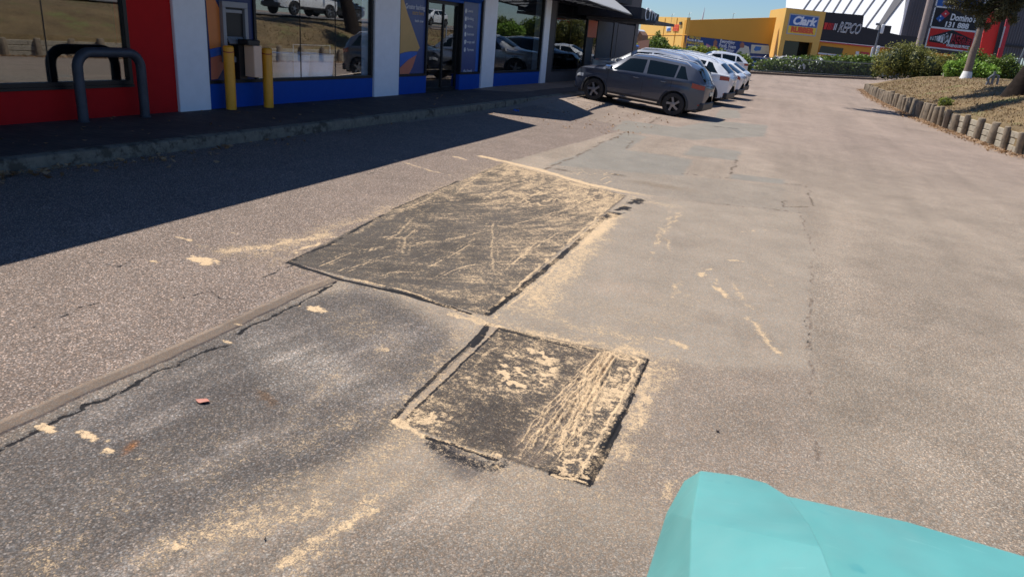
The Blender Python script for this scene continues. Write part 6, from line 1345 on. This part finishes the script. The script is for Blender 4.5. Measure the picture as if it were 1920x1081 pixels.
for k in range(9):
    a = A2(1196+k*2.3, 95, 52); m = MB(); m.box(a[0]-.06, a[0]+.03, 52, 52.03, gzf(a[0], 52), A2(1205, 78, 52)[2]+.02*k); obj('paling', m, pm('pink timber', (.52, .28, .18), .8) if k == 0 else tf.children[0].data.materials[0], tf)
m = MB(); a = A2(1195, 95, 52); b = A2(1216, 95, 52); m.box(a[0], b[0], 52.031, 52.07, .7, .78); obj('rail', m, tf.children[0].data.materials[0], tf)
tu = thing('truck', 'pale truck body with a dark cab partly seen between the shops and the yellow wall', 'truck', A2(1190, 80, 64)); a = A2(1183, 80, 64); b = A2(1200, 60, 64)
m = MB(); m.prism([(A2(x, y, 64)[0], A2(x, y, 64)[2]) for x, y in ((1183, 86), (1189, 80), (1199, 58), (1196, 55), (1184, 55))], 1, 64, 66); obj('body', m, K['whiteclad'], tu)
m = MB(); m.prism([(A2(x, y, 64)[0], A2(x, y, 64)[2]) for x, y in ((1190, 84), (1204, 84), (1205, 66), (1200, 59))], 1, 63.9, 65.9); obj('cab', m, pm('brown shade', (.25, .13, .07), .7), tu)

# ------------------------------------------------------------------ TURQUOISE MOULDING at the lower right
def turq():
    m, t, b, L = nodes('turquoise moulded plastic'); N = t.nodes; tc = N.new('ShaderNodeTexCoord')
    n = N.new('ShaderNodeTexNoise'); n.inputs['Scale'].default_value = 5; n.inputs['Detail'].default_value = 6; L.new(tc.outputs['Object'], n.inputs['Vector'])
    cr = N.new('ShaderNodeValToRGB'); cr.color_ramp.elements[0].position = .35; cr.color_ramp.elements[0].color = (.085, .275, .265, 1); cr.color_ramp.elements[1].position = .65; cr.color_ramp.elements[1].color = (.105, .335, .32, 1); L.new(n.outputs['Fac'], cr.inputs[0])
    n2 = N.new('ShaderNodeTexNoise'); n2.inputs['Scale'].default_value = 14; n2.inputs['Detail'].default_value = 2; L.new(tc.outputs['Object'], n2.inputs['Vector']); r = N.new('ShaderNodeMapRange'); r.inputs[1].default_value = .70; r.inputs[2].default_value = .78; L.new(n2.outputs['Fac'], r.inputs[0])
    mx = N.new('ShaderNodeMix'); mx.data_type = 'RGBA'; L.new(r.outputs[0], mx.inputs['Factor']); L.new(cr.outputs[0], mx.inputs['A']); mx.inputs['B'].default_value = (.06, .26, .27, 1); n4 = N.new('ShaderNodeTexNoise'); n4.inputs['Scale'].default_value = 3; n4.inputs['Detail'].default_value = 9; n4.inputs['Roughness'].default_value = .75; L.new(tc.outputs['Object'], n4.inputs['Vector']); r4 = N.new('ShaderNodeMapRange'); r4.inputs[1].default_value = .46; r4.inputs[2].default_value = .72; r4.inputs[4].default_value = .35; L.new(n4.outputs['Fac'], r4.inputs[0])
    wv_ = N.new('ShaderNodeTexNoise'); wv_.inputs['Scale'].default_value = 9; wv_.inputs['Detail'].default_value = 4; mp = N.new('ShaderNodeMapping'); mp.inputs['Scale'].default_value = (1, 14, 1); mp.inputs['Rotation'].default_value = (0, 0, .6); L.new(tc.outputs['Object'], mp.inputs['Vector']); L.new(mp.outputs[0], wv_.inputs['Vector']); r5 = N.new('ShaderNodeMapRange'); r5.inputs[1].default_value = .66; r5.inputs[2].default_value = .74; r5.inputs[4].default_value = .5; L.new(wv_.outputs['Fac'], r5.inputs[0])
    m4 = N.new('ShaderNodeMix'); m4.data_type = 'RGBA'; L.new(r4.outputs[0], m4.inputs['Factor']); L.new(mx.outputs['Result'], m4.inputs['A']); m4.inputs['B'].default_value = (.17, .30, .28, 1)
    m5 = N.new('ShaderNodeMix'); m5.data_type = 'RGBA'; L.new(r5.outputs[0], m5.inputs['Factor']); L.new(m4.outputs['Result'], m5.inputs['A']); m5.inputs['B'].default_value = (.20, .42, .40, 1); L.new(m5.outputs['Result'], b.inputs['Base Color'])
    b.inputs['Roughness'].default_value = .5; b.inputs['Subsurface Weight'].default_value = .15; b.inputs['Subsurface Radius'].default_value = (.01, .03, .03); b.inputs['Subsurface Scale'].default_value = .5
    return m
K['turq'] = turq()
def Tz(px, py, z): v = ray(px, py); t = (z-EYE)/v[2]; p = v*t; return (p[0], p[1], z)
zT = 1.20
Fp = Tz(1296, 973, zT-.05); Ep = Tz(1541, 1026, zT+.05); Ap = Tz(1314, 881, zT-.09); A1p = Tz(1380, 890, zT-.085); Bp = Tz(1437, 904, zT-.085); Cp = Tz(1478, 930, zT-.08); Dp = Tz(1518, 982, zT-.02)
Gp = Tz(1565, 1090, zT+.055); Hp = Tz(1292, 1110, zT-.04); G2 = Tz(1640, 1300, zT+.05); H2 = Tz(1285, 1330, zT-.04)
L1 = Tz(1283, 900, zT-.14); L2 = Tz(1250, 960, zT-.18); L3 = Tz(1212, 1081, zT-.20); L4 = Tz(1150, 1330, zT-.24)
th = thing('machine_cover', 'turquoise moulded plastic machine cover poking into the lower right corner', 'machine cover', (Fp[0], Fp[1], 0))
m = MB(); V_ = [Ap, A1p, Bp, Cp, Dp, Ep, Fp, Gp, Hp, G2, H2, L1, L2, L3, L4]
fs = [(0, 6, 5, 4, 3, 2, 1), (6, 8, 7, 5), (8, 10, 9, 7), (0, 11, 12, 6), (12, 13, 8, 6), (13, 14, 10, 8)]
m.add(V_, fs)
edge = [0, 1, 2, 3, 4, 5, 7, 9, 10, 14, 13, 12, 11]; nb0 = len(m.v); 
for i in edge: v_ = m.v[i]; m.v.append((v_[0]+(.0), v_[1]+.0, .25))
ne = len(edge)
for k in range(ne): m.f.append((edge[k], edge[(k+1) % ne], nb0+(k+1) % ne, nb0+k)); m.m.append(0)
m.f.append(tuple(nb0+k for k in range(ne))); m.m.append(0)
hd = obj('hood', m, K['turq'], th)
zR = zT-.10; rq_ = [Tz(1470, 926, zR-.01), Tz(1700, 975, zR-.012), Tz(1935, 1044, zR-.02), Tz(2300, 1160, zR-.03), Tz(2200, 1400, zR), Tz(1600, 1400, zR), Tz(1500, 1040, zR)]
m = MB(); n = len(rq_); m.add(list(rq_)+[(x, y, .25) for x, y, z in rq_], [tuple(range(n)), tuple(range(2*n-1, n-1, -1))]+[(i, n+i, n+(i+1) % n, (i+1) % n) for i in range(n)])
sp2 = obj('side_panel', m, K['turq'], th)
for o, w_ in ((hd, .0035), (sp2, .008)):
    import bmesh
    bm = bmesh.new(); bm.from_mesh(o.data); bmesh.ops.recalc_face_normals(bm, faces=bm.faces)
    bmesh.ops.bevel(bm, geom=[e for e in bm.edges if e.calc_length() > .02], offset=w_, segments=3, affect='EDGES', profile=.6, clamp_overlap=True)
    bm.to_mesh(o.data); bm.free(); o.data.polygons.foreach_set('use_smooth', [True]*len(o.data.polygons)); o.data.set_sharp_from_angle(angle=R(14))
# squat wheels under the machine so that it stands on the ground
for k, (dx, dy) in enumerate(((.05, -.05), (.6, -.2))):
    cx, cy = Fp[0]+dx, Fp[1]+dy-.12; m = MB(); m.loft([[(cx+d, cy+r*math.cos(a*math.pi/12), gzf(cx, cy)+.13+r*math.sin(a*math.pi/12)) for a in range(24)] for d, r in ((0, .09), (.01, .13), (.07, .13), (.08, .09))]); obj('wheel', m, K['tyre'], th, smooth=40)
print('faces', sum(len(o.data.polygons) for o in bpy.data.objects if o.type == 'MESH'))
